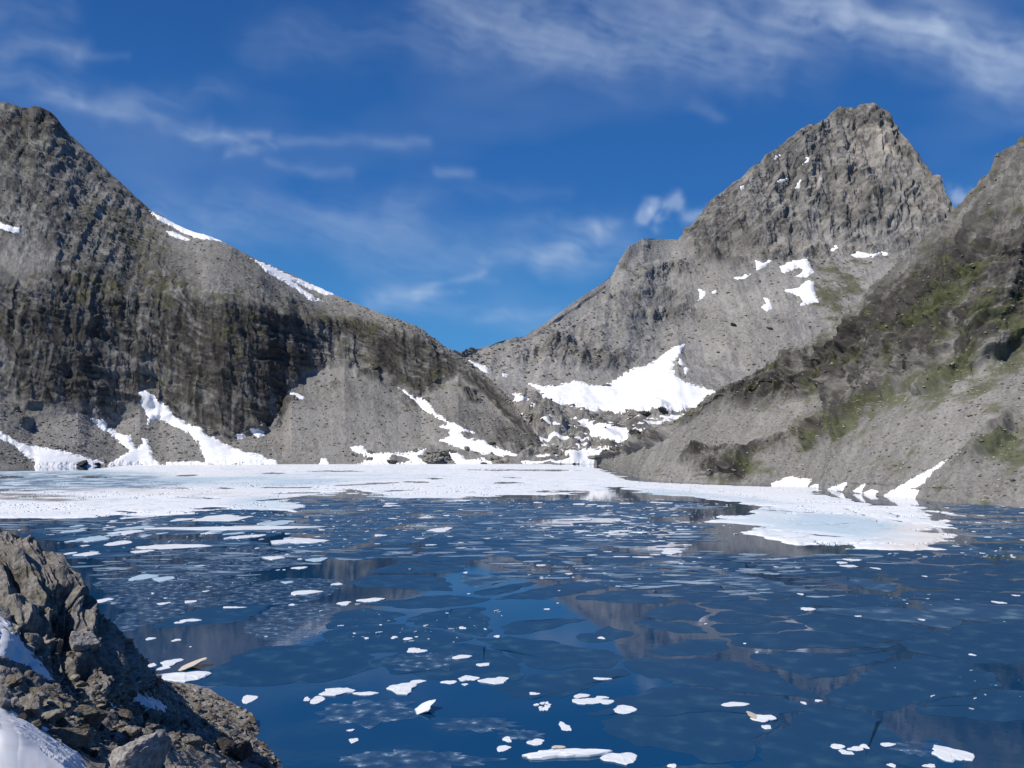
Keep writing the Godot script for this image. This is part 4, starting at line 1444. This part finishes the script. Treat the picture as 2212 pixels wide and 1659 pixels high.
	# drifting pieces one can count: [count, x0, x1, y0, y1, w0, w1, flat, label, group, material, share of wide ones]
	var fields := [
		[32, 150, 720, 1117, 1225, 12, 70, 0.16, "white piece of brash ice in the band off the left sheet", "brash ice off the left sheet", floe_m, "white brash piece"],
		[18, 160, 700, 1125, 1260, 20, 90, 0.18, "pale drowned floe in the band off the left sheet", "pale floes off the left sheet", pale_m, "pale blue drowned floe"],
		[56, 1245, 1485, 1084, 1205, 14, 66, 0.05, "thin glittering strip of ice in the streak field at mid lake", "glittering strips at mid lake", floe_m, "thin glittering strip"],
		[28, 650, 1260, 1078, 1190, 12, 50, 0.07, "small thin floe in the middle reach below the white sheet", "thin floes below the white sheet", floe_m, "thin white floe"],
		[10, 2040, 2212, 1108, 1200, 10, 34, 0.15, "small floe between the tongue tip and the right edge", "floes right of the tongue", floe_m, "small floe"],
		[22, 300, 1500, 1205, 1400, 5, 22, 0.2, "small scattered white floe in the middle of the lake", "scattered small floes", floe_m, "small white floe"],
		[12, 1500, 2200, 1200, 1420, 5, 20, 0.2, "small scattered white floe on the right of the lake", "scattered small floes on the right", floe_m, "little white floe"],
	]
	for f in fields:
		for e in f[0]:
			var x := rng.randf_range(f[1], f[2])
			var y: float = lerpf(f[3], f[4], pow(rng.randf(), 1.3))
			var w: float = f[5] * pow(f[6] / f[5], pow(rng.randf(), 1.6)) * lerpf(0.8, 1.2, (y - 1080) / 300.0)
			place_floe(ms[rng.randi() % ms.size()], f[10], x, y, w, w * f[7], singled(f[11], f[8], x, y), f[9], Vector2(rng.randf_range(-0.02, 0.02), rng.randf_range(-0.015, 0.015)), 0.0, rng.randf_range(-0.2, 0.2))
	# thin drowned films of ice in the middle reach, one streak beside the other
	var film := MultiMesh.new()
	film.transform_format = MultiMesh.TRANSFORM_3D
	film.use_colors = true
	film.mesh = floe_mesh(791, 16, 0.10, 0.02)
	var zf := simplex(0.02, 78, 3)
	var at_film := []
	for tries in 9000:
		var x := rng.randf_range(0, 2240)
		var y := 1076.0 + 240.0 * pow(rng.randf(), 1.7)
		if y < 1195 and x > 1560 and x < 2070:
			continue
		if x < 420 and y > 1135 + x * 0.5:
			continue
		var at := on_water(x, y)
		if zf.get_noise_3dv(at) < -0.1 + smoothstep(1180.0, 1320.0, y) * 0.35:
			continue
		at_film.append(at)
		if at_film.size() > 1300:
			break
	film.instance_count = at_film.size()
	for q in at_film.size():
		var at: Vector3 = at_film[q]
		var wide := rng.randf_range(10, 70) / F * -at.z
		film.set_instance_transform(q, Transform3D(Basis(Vector3.UP, rng.randf_range(-0.35, 0.35)) * Basis.from_scale(Vector3(wide, 0.05, wide * rng.randf_range(0.15, 0.6))), at + Vector3(0, 0.0, 0)))
		var t := pow(rng.randf(), 2.0)
		film.set_instance_color(q, Color(0.04, 0.10, 0.19).lerp(Color(0.42, 0.52, 0.6), t))
	var fo := MultiMeshInstance3D.new()
	fo.name = "ice_film"
	fo.multimesh = film
	fo.material_override = floe_m
	add_child(fo)
	tag(fo, "thin drowned films of ice streaking the middle of the lake", "ice film", "", "stuff")
	# and the crumbs nobody could count
	var mm := MultiMesh.new()
	mm.transform_format = MultiMesh.TRANSFORM_3D
	mm.use_colors = true
	mm.mesh = floe_mesh(790, 9, 0.14, 0.1)
	var spots := []
	var zz := simplex(0.03, 77, 3)
	for tries in 30000:
		var x := rng.randf_range(-20, 2240)
		var y := 1078.0 + 600.0 * pow(rng.randf(), 2.0)
		var at := on_water(x, y)
		var dens := zz.get_noise_3dv(at) + 0.12 + blob(x, y, [500, 1160, 420, 60, 0, 0.3]) + blob(x, y, [1100, 1120, 420, 60, 0, 0.25]) - smoothstep(1330.0, 1500.0, y) * 0.34
		dens -= 0.16 * smoothstep(1180.0, 1260.0, y)
		if rng.randf() > clampf(dens * 0.55, 0.0, 1.0):
			continue
		if y < 1195 and x > 1590 and x < 2065:
			continue
		if x < 600 and y > 1150 + maxf(x - 60, 0) * 0.85:
			continue
		spots.append([at, y])
		if spots.size() > 2600:
			break
	mm.instance_count = spots.size()
	for q in spots.size():
		var at: Vector3 = spots[q][0]
		var s := 0.055 * pow(9.0, pow(rng.randf(), 2.2)) * clampf(-at.z / 60.0, 0.7, 2.2)
		mm.set_instance_transform(q, Transform3D(Basis(Vector3.UP, rng.randf() * TAU) * Basis.from_scale(Vector3(s, minf(s * 0.22, 0.12), s * rng.randf_range(0.5, 1.0))), at + Vector3(0, 0.01, 0)))
		var t := rng.randf_range(0.35, 1.0)
		mm.set_instance_color(q, Color(t, lerpf(t, 1.0, 0.12), lerpf(t, 1.0, 0.2)))
	var o := MultiMeshInstance3D.new()
	o.name = "brash_ice"
	o.multimesh = mm
	o.material_override = floe_m
	add_child(o)
	tag(o, "countless crumbs of white brash ice strewn over the lake", "brash ice", "", "stuff")

# ------------------------------------------------------------------ snow

func build_snow(left: Land, far: Land, right: Land, shore: Land, m: Material) -> void:
	snow(left, [-110, 470, 0, 482, 30, 490, 45, 492, 43, 503, 20, 500, 0, 494, -110, 488], m, "short snow strip at the left edge, halfway up the mountain", 0.8, 2.0)
	snow(left, [318, 452, 345, 465, 380, 483, 430, 501, 470, 514, 492, 524, 450, 518, 420, 513, 395, 503, 370, 489, 340, 473], m, "curved snow strip along the left ridge crest", 0.8, 2.0)
	snow(left, [355, 495, 373, 500, 394, 509, 411, 516, 418, 521, 401, 520, 376, 512, 362, 504], m, "small snow strip just below the curved crest strip", 0.8, 2.0)
	snow(left, [540, 558, 570, 567, 612, 588, 643, 602, 686, 619, 724, 635, 707, 638, 668, 624, 640, 610, 633, 609, 661, 630, 696, 651, 668, 647, 655, 634, 619, 613, 570, 583, 556, 569], m, "forked snowfield below the sloping ridge left of the saddle", 0.9, 2.5)
	snow(left, [299, 844, 313, 843, 331, 856, 338, 863, 362, 877, 376, 898, 404, 916, 432, 923, 450, 941, 489, 958, 527, 976, 548, 979, 577, 990, 596, 994, 598, 1004, 350, 1004, 373, 997, 443, 997, 440, 983, 429, 958, 408, 937, 380, 923, 352, 909, 334, 904, 320, 916, 318, 895, 306, 874, 302, 856], m, "long avalanche cone of snow falling from a cliff gully to the lake", 1.2, 3.0)
	snow(left, [197, 905, 225, 907, 232, 923, 253, 934, 281, 941, 285, 955, 295, 969, 309, 958, 306, 944, 320, 951, 323, 965, 332, 976, 327, 983, 338, 997, 347, 1005, 230, 1005, 260, 986, 281, 972, 267, 962, 246, 944, 218, 927], m, "branched snow cone between two grey scree cones", 1.0, 3.0)
	snow(left, [-60, 905, 0, 932, 21, 942, 46, 958, 81, 965, 112, 969, 141, 976, 183, 986, 228, 1000, 214, 1007, 74, 1010, 76, 997, 56, 986, 35, 965, 10, 951, -60, 925], m, "snow apron at the far left, with two boulders at its foot", 1.0, 3.0)
	snow(left, [508, 939, 526, 936, 530, 945, 512, 950], m, "small snow spot under the dark cliff", 0.8, 1.5)
	snow(left, [540, 926, 552, 928, 568, 934, 572, 940, 556, 946, 548, 938], m, "white snow spot right of the small one under the dark cliff", 0.8, 1.5)
	snow(left, [627, 846, 640, 849, 657, 858, 654, 863, 640, 858, 629, 853], m, "little snow streak at the right foot of the dark cliff", 0.8, 1.5)
	snow(left, [693, 990, 708, 990, 710, 1003, 690, 1003], m, "small snow spot on the shore below the scree", 0.8, 2.0)
	snow(left, [860, 837, 881, 848, 898, 860, 920, 861, 934, 883, 944, 893, 972, 911, 997, 921, 1024, 935, 990, 931, 1007, 948, 1043, 951, 1071, 967, 1113, 981, 1173, 993, 1148, 996, 1099, 991, 1071, 982, 1043, 980, 1007, 972, 979, 961, 951, 952, 972, 942, 969, 928, 944, 921, 969, 917, 937, 897, 916, 886, 888, 858], m, "long narrow snow streak running down the scree to the shore rocks", 1.0, 3.0)
	snow(left, [754, 965, 782, 964, 796, 978, 832, 978, 881, 979, 920, 969, 905, 988, 923, 1004, 768, 1004, 800, 992, 786, 981, 761, 974], m, "snow strewn with stones on the far shore at the foot of the scree", 0.9, 4.5)
	snow(left, [965, 972, 993, 981, 1007, 992, 1043, 990, 1064, 997, 1076, 1004, 993, 1004, 976, 988], m, "small snow tongue on the shore under the long streak", 0.9, 3.5)
	snow(far, [1081, 905, 1095, 918, 1109, 925, 1099, 935, 1080, 924], m, "small snow patch left of the brown valley knob", 0.9, 3.0)
	snow(far, [1106, 848, 1138, 856, 1141, 863, 1116, 868, 1111, 858], m, "small snow patch at the top edge of the valley knob", 0.9, 2.5)
	snow(far, [1139, 827, 1169, 832, 1197, 835, 1225, 828, 1247, 821, 1271, 830, 1299, 835, 1334, 819, 1359, 800, 1394, 790, 1412, 784, 1436, 763, 1464, 747, 1478, 747, 1474, 760, 1457, 780, 1453, 805, 1478, 826, 1511, 834, 1544, 843, 1572, 851, 1544, 876, 1511, 884, 1478, 884, 1441, 889, 1420, 880, 1337, 893, 1296, 884, 1289, 890, 1254, 883, 1201, 869, 1173, 858, 1166, 844], m, "great snowfield filling the bowl under the pointed summit", 1.6, 4.0)
	snow(far, [1166, 883, 1176, 893, 1204, 909, 1183, 909, 1173, 900], m, "small snow patch on the slabs left below the great snowfield", 1.0, 2.5)
	snow(far, [1225, 911, 1268, 906, 1310, 913, 1352, 921, 1359, 939, 1405, 953, 1359, 956, 1317, 952, 1275, 936, 1268, 921], m, "middle snow patch on the dark slabs below the great snowfield", 1.0, 3.5)
	snow(far, [1120, 942, 1162, 953, 1190, 966, 1159, 963, 1127, 950], m, "narrow snow strip along the brown valley slab", 1.0, 2.0)
	snow(far, [1211, 972, 1268, 971, 1345, 967, 1364, 974, 1289, 985, 1312, 992, 1284, 1005, 1239, 1004, 1197, 996, 1232, 986], m, "lowest valley snow reaching the head of the lake", 1.0, 3.0)
	snow(far, [1003, 772, 1025, 783, 1050, 791, 1055, 805, 1036, 800, 1018, 784], m, "snow streak just below the saddle", 1.0, 2.0)
	snow(far, [1084, 806, 1098, 808, 1095, 815, 1086, 813], m, "tiny snow spot right of the saddle streak", 1.0, 1.5)
	snow(far, [1632, 563, 1648, 568, 1665, 563, 1652, 576, 1634, 584], m, "snow patch at the foot of the summit cliffs, left of the largest one", 1.6, 1.6)
	snow(far, [1584, 599, 1602, 597, 1628, 588, 1611, 600, 1594, 605], m, "slanting snow strip on the scree, leftmost under the summit", 1.6, 1.6)
	snow(far, [1684, 575, 1710, 564, 1745, 557, 1751, 575, 1757, 588, 1747, 598, 1717, 598, 1735, 586, 1729, 576, 1714, 582, 1693, 592], m, "largest snow patch under the summit cliffs, hook shaped", 1.8, 2.0)
	snow(far, [1690, 628, 1722, 622, 1747, 604, 1759, 608, 1756, 620, 1767, 652, 1728, 660, 1735, 645, 1718, 637], m, "stepped snow patch directly below the hook shaped one", 1.8, 2.0)
	snow(far, [1647, 642, 1660, 645, 1670, 666, 1656, 673, 1643, 664, 1656, 655], m, "small upright snow patch left of the stepped one", 1.8, 1.6)
	snow(far, [1508, 625, 1524, 628, 1522, 641, 1508, 648, 1513, 637], m, "small snow patch at the left end of the scree ledge", 1.6, 1.4)
	snow(far, [1537, 630, 1547, 626, 1545, 632, 1538, 634], m, "tiny snow fleck right of the ledge patch", 1.6, 1.0)
	snow(far, [1838, 550, 1855, 543, 1876, 550, 1906, 545, 1888, 555, 1847, 557], m, "long level snow strip right under the summit", 1.8, 1.5)
	snow(far, [1906, 546, 1918, 546, 1917, 551, 1907, 551], m, "snow fleck at the right end of the level strip", 1.8, 0.8)
	snow(far, [1797, 535, 1814, 532, 1806, 539, 1799, 543], m, "small snow fleck above the green slope right of the hook", 1.8, 0.8)
	snow(far, [1743, 340, 1750, 340, 1747, 350, 1738, 355], m, "upper snow fleck in the summit gully", 1.8, 0.6)
	snow(far, [1729, 387, 1734, 388, 1724, 404, 1718, 406], m, "lower thin snow line in the summit gully", 1.8, 0.6)
	snow(far, [1678, 391, 1700, 385, 1699, 390, 1682, 395], m, "snow fleck left of the thin gully line", 1.8, 0.6)
	snow(far, [1601, 401, 1610, 398, 1606, 407, 1600, 407], m, "snow fleck low on the left summit ridge", 1.8, 0.6)
	snow(far, [1671, 338, 1681, 337, 1679, 343, 1673, 346], m, "snow fleck high on the left summit ridge", 1.8, 0.6)
	snow(far, [1582, 830, 1602, 820, 1627, 813, 1602, 830, 1586, 837], m, "snow patch behind the crest of the right hillside", 1.4, 2.2)
	var bits := [[1085, 935, 16, 4], [1120, 925, 12, 3], [1180, 950, 18, 3], [1215, 925, 10, 3], [1260, 945, 22, 3], [1300, 965, 26, 3], [1330, 945, 12, 3], [1400, 970, 18, 2.5], [1180, 985, 26, 3], [1110, 960, 14, 3], [1350, 985, 24, 2.5], [1420, 930, 14, 3], [1380, 925, 12, 3], [1240, 980, 20, 2.5], [1440, 866, 12, 4], [1400, 912, 26, 4], [1432, 908, 18, 3], [1376, 897, 14, 3], [1290, 938, 16, 3], [1340, 963, 20, 3], [1255, 958, 12, 3], [1152, 875, 8, 4], [1129, 905, 7, 4], [1133, 915, 4, 5], [1065, 893, 8, 4], [1200, 935, 9, 4], [1225, 945, 14, 3], [1385, 962, 14, 3], [1520, 862, 12, 3], [1500, 872, 16, 3], [1535, 850, 8, 3], [1552, 862, 9, 2.5], [1580, 843, 10, 3], [1600, 835, 8, 3], [1482, 800, 6, 6], [1470, 782, 5, 6], [1490, 840, 10, 3], [1560, 880, 12, 3], [1460, 900, 20, 3], [1310, 1000, 22, 2.5], [1250, 1003, 26, 2], [1150, 1000, 20, 2], [1470, 925, 14, 3], [1440, 940, 12, 3]]
	for b in bits:
		var ring := []
		for k in 9:
			var a := TAU * k / 9.0
			ring.append(b[0] + cos(a) * b[2] * rng.randf_range(0.6, 1.35))
			ring.append(b[1] + sin(a) * b[3] * rng.randf_range(0.6, 1.35))
		snow(far, ring, m, "small ragged snow remnant among the slabs of the valley floor", 1.0, 1.6, "snow remnants of the valley floor")
	snow(right, [1667, 1045, 1706, 1030, 1722, 1029, 1726, 1035, 1752, 1032, 1754, 1040, 1742, 1051, 1667, 1051], m, "broad snow bank at the water on the right shore", 0.6, 2.0)
	snow(right, [1746, 1049, 1768, 1044, 1767, 1054, 1748, 1052], m, "small snow bank right of the broad one", 0.5, 1.5)
	snow(right, [1786, 1056, 1822, 1041, 1833, 1039, 1819, 1060, 1800, 1060], m, "triangular snow bank in the middle of the right shore", 0.5, 1.8)
	snow(right, [1841, 1060, 1871, 1043, 1858, 1064], m, "thin snow wedge right of the triangular bank", 0.5, 1.5)
	snow(right, [1856, 1064, 1884, 1057, 1898, 1060, 1890, 1071], m, "low snow bank left of the long snow ramp", 0.5, 1.8)
	snow(right, [1910, 1070, 1935, 1056, 1974, 1030, 2008, 1014, 2045, 993, 2013, 1022, 1995, 1045, 1966, 1057, 1988, 1058, 1978, 1076, 1925, 1073], m, "long snow ramp climbing from the water on the right shore", 0.7, 2.2)
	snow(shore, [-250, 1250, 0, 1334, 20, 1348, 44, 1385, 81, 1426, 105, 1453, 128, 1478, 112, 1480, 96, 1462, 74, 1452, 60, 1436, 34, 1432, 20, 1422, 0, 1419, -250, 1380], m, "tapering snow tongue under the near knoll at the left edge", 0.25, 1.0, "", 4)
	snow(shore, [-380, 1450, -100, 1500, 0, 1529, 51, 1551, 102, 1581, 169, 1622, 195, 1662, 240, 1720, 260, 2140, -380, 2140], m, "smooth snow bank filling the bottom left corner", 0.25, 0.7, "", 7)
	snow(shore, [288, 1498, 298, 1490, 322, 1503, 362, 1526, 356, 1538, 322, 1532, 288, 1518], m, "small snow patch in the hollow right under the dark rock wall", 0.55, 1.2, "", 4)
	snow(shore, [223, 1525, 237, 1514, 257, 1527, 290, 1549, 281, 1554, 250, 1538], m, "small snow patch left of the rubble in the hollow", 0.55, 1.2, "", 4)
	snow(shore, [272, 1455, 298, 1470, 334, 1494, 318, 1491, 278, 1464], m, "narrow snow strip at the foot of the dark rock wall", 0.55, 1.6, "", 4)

# ------------------------------------------------------------------ boulders, scree and rubble

func boulder(m: Mesh, mat: Material, L: Land, px: float, py: float, w: float, label: String, group := "", flat := 0.75, sink := 0.22) -> void:
	# px, py: middle of its foot; w: breadth on the chart
	var at := L.p[at_land(L, px, py)]
	var s := w / F * -at.z
	var o := MeshInstance3D.new()
	o.name = numbered("boulder")
	o.mesh = m
	o.material_override = mat
	o.transform = Transform3D(Basis(Vector3.UP, rng.randf() * TAU) * Basis.from_euler(Vector3(rng.randf_range(-0.4, 0.4), 0, rng.randf_range(-0.4, 0.4))) * Basis.from_scale(Vector3(s, s * flat, s * rng.randf_range(0.8, 1.1))), at + Vector3(0, s * flat * (0.5 - sink), 0))
	add_child(o)
	tag(o, label, "boulder", group)

func tinted(base: StandardMaterial3D, c: Color) -> StandardMaterial3D:
	var m: StandardMaterial3D = base.duplicate()
	m.albedo_color = c.linear_to_srgb()
	return m

func build_stones(left: Land, far: Land, right: Land, shore: Land, rock: StandardMaterial3D, near_rock: StandardMaterial3D) -> void:
	var far_stone := tinted(rock, Color(0.235, 0.225, 0.205))
	var dark_stone := tinted(rock, Color(0.09, 0.086, 0.08))
	var low := stone_mesh(2, 900, 7, 0.2)
	scatter("scree", left, 9000, low, far_stone, Vector2(0.3, 2.2), 1.02, 2.0, 901, "grey broken stones of the scree below the left cliffs", Vector2(0.5, 1.5))
	scatter("scree", left, 3500, low, far_stone, Vector2(0.4, 2.6), 3.2, 3.98, 902, "stones lying on the upper slopes of the left mountain", Vector2(0.5, 1.4))
	scatter("scree", far, 9000, low, far_stone, Vector2(0.5, 5.0), 1.02, 6.0, 903, "stones of the valley scree below the pointed summit", Vector2(0.5, 1.5), 0.7, 1000, 2000)
	scatter("scree", right, 11000, low, far_stone, Vector2(0.10, 0.8), 1.02, 3.0, 904, "grey broken stones of the scree on the right hillside", Vector2(0.45, 1.7))
	scatter("scree", right, 4000, low, far_stone, Vector2(0.15, 1.0), 3.0, 4.98, 905, "stones among the crags high on the right hillside", Vector2(0.4, 1.4))
	# boulders on the far shore and in the snow bowl
	var mid := []
	for k in 6:
		mid.append(stone_mesh(9, 910 + k, 12, 0.5))
	var list := [
		[left, 178, 1006, 34, "larger boulder in the water at the foot of the left snow apron", dark_stone],
		[left, 210, 1006, 16, "smaller boulder in the water right of the larger one", dark_stone],
		[left, 944, 985, 46, "big dark boulder stack on the far shore beside the stony snow", far_stone],
		[left, 936, 998, 60, "broad rock mound at the waterline under the boulder stack", far_stone],
		[left, 1020, 965, 14, "rounded boulder on the narrow snow streak, left", dark_stone],
		[left, 1060, 962, 20, "rounded boulder on the narrow snow streak, right", dark_stone],
		[left, 845, 1001, 30, "dark boulder group stone at the edge of the lake ice", dark_stone],
		[left, 1045, 1003, 18, "boulder at the right end of the shore snow", dark_stone],
		[left, 812, 796, 22, "dark block on the scree under the notched cliff", dark_stone],
		[far, 1308, 837, 22, "round boulder at the upper rim of the great snowfield", far_stone],
		[far, 1253, 873, 46, "flat rock island in the great snowfield", far_stone],
		[far, 1478, 862, 14, "boulder in the right part of the great snowfield", far_stone],
		[far, 1395, 897, 30, "dark outcrop at the lower edge of the great snowfield", dark_stone],
		[far, 1430, 890, 26, "black rock band right of the dark outcrop", dark_stone],
		[far, 1368, 900, 36, "brown rock left of the dark outcrop", far_stone],
		[far, 1586, 704, 20, "big dark block alone on the summit scree", dark_stone],
		[far, 1662, 712, 14, "smaller dark block right of the big one on the scree", dark_stone],
		[far, 1375, 945, 40, "dark slab beside the middle valley snow", dark_stone],
		[far, 1150, 905, 40, "rugged knob of rock above the brown valley slab", far_stone],
	]
	for e in list:
		boulder(mid[rng.randi() % 6], e[5], e[0], e[1], e[2], e[3] * 0.85, e[4], "", 0.45, 0.3)
	for k in 22:
		boulder(mid[k % 6], far_stone, far, rng.randf_range(1180, 1560), rng.randf_range(842, 885), rng.randf_range(4, 10), "small boulder poking out of the great snowfield", "boulders in the snowfield", 0.6, 0.2)
	for k in 26:
		boulder(mid[k % 6], far_stone, left, rng.randf_range(750, 1080), rng.randf_range(972, 1003), rng.randf_range(5, 14), "small boulder on the stony snow of the far shore", "boulders on the far shore", 0.7, 0.2)
	# near shore
	var big := []
	for k in 8:
		big.append(stone_mesh(16, 930 + k, 15, 0.13))
	var grey := tinted(near_rock, Color(0.34, 0.32, 0.285))
	var pale := tinted(near_rock, Color(0.52, 0.50, 0.47))
	var brown := tinted(near_rock, Color(0.26, 0.23, 0.18))
	var black := tinted(near_rock, Color(0.10, 0.092, 0.085))
	var near := [
		[294, 1690, 112, pale, 0.9, "large pale boulder with wavy bands at the bottom edge"],
		[70, 1402, 52, grey, 0.8, "light slab boulder under the knoll, left"],
		[175, 1402, 58, pale, 0.8, "smooth pale boulder in the middle of the knoll"],
		[22, 1486, 42, brown, 0.7, "brown flat boulder under the snow tongue"],
		[56, 1546, 48, grey, 1.0, "grey upright block above the snow bank"],
		[105, 1556, 42, grey, 0.6, "grey slab right of the upright block"],
		[78, 1576, 20, brown, 1.0, "yellowish stone right below the upright block"],
		[374, 1570, 32, grey, 0.9, "grey cube shaped stone left of a ribbed one on the point"],
		[406, 1570, 28, grey, 1.0, "ribbed grey stone on the rocky point"],
		[332, 1562, 36, brown, 0.7, "brown stone below the snow patch in the hollow"],
		[268, 1518, 32, brown, 0.8, "stone between the two snow patches in the hollow"],
		[262, 1553, 36, brown, 0.6, "rounded brown stone at the tip of the left hollow snow"],
		[480, 1628, 42, black, 0.8, "dark grey block near the water at the bottom"],
		[518, 1644, 46, black, 1.0, "black block at the waterline under the point"],
		[546, 1648, 24, grey, 0.8, "pale stone at the waterline right of the black block"],
		[572, 1657, 32, grey, 0.7, "pale stone at the bottom edge by the water"],
		[118, 1640, 34, brown, 0.5, "single flat stone lying on the snow bank"],
		[282, 1590, 28, grey, 0.8, "light stone behind the large pale boulder"],
		[410, 1606, 40, grey, 0.4, "flat light slab in the dark rocks of the point"],
		[150, 1610, 74, brown, 0.6, "mossy brown outcrop block beside the snow bank"],
		[190, 1560, 84, brown, 0.5, "broad brown slab in the middle of the rubble"],
	]
	for e in near:
		boulder(big[rng.randi() % 8], e[3], shore, e[0], e[1], e[2] * 1.1, e[5], "", e[4], 0.08 if e[2] > 100 else 0.2)
	for k in 90:
		var x := rng.randf_range(0, 560)
		var y := rng.randf_range(1490, 1655)
		if y > 1530 + x * 0.62 + 10 and x < 200:
			continue
		if y < 1500 + maxf(0, x - 380) * 0.55:
			continue
		boulder(big[k % 8], [grey, brown, grey, black][k % 4], shore, x, y, rng.randf_range(7, 24), "small angular stone in the rubble of the near shore", "stones of the near shore", 0.7, 0.2)
	scatter("rubble", shore, 5200, stone_mesh(3, 950, 8, 0.2), grey, Vector2(0.03, 0.26), 1.6, 4.3, 951, "loose rubble and gravel between the rocks of the near shore", Vector2(0.35, 1.5), 0.75, 100, 620)
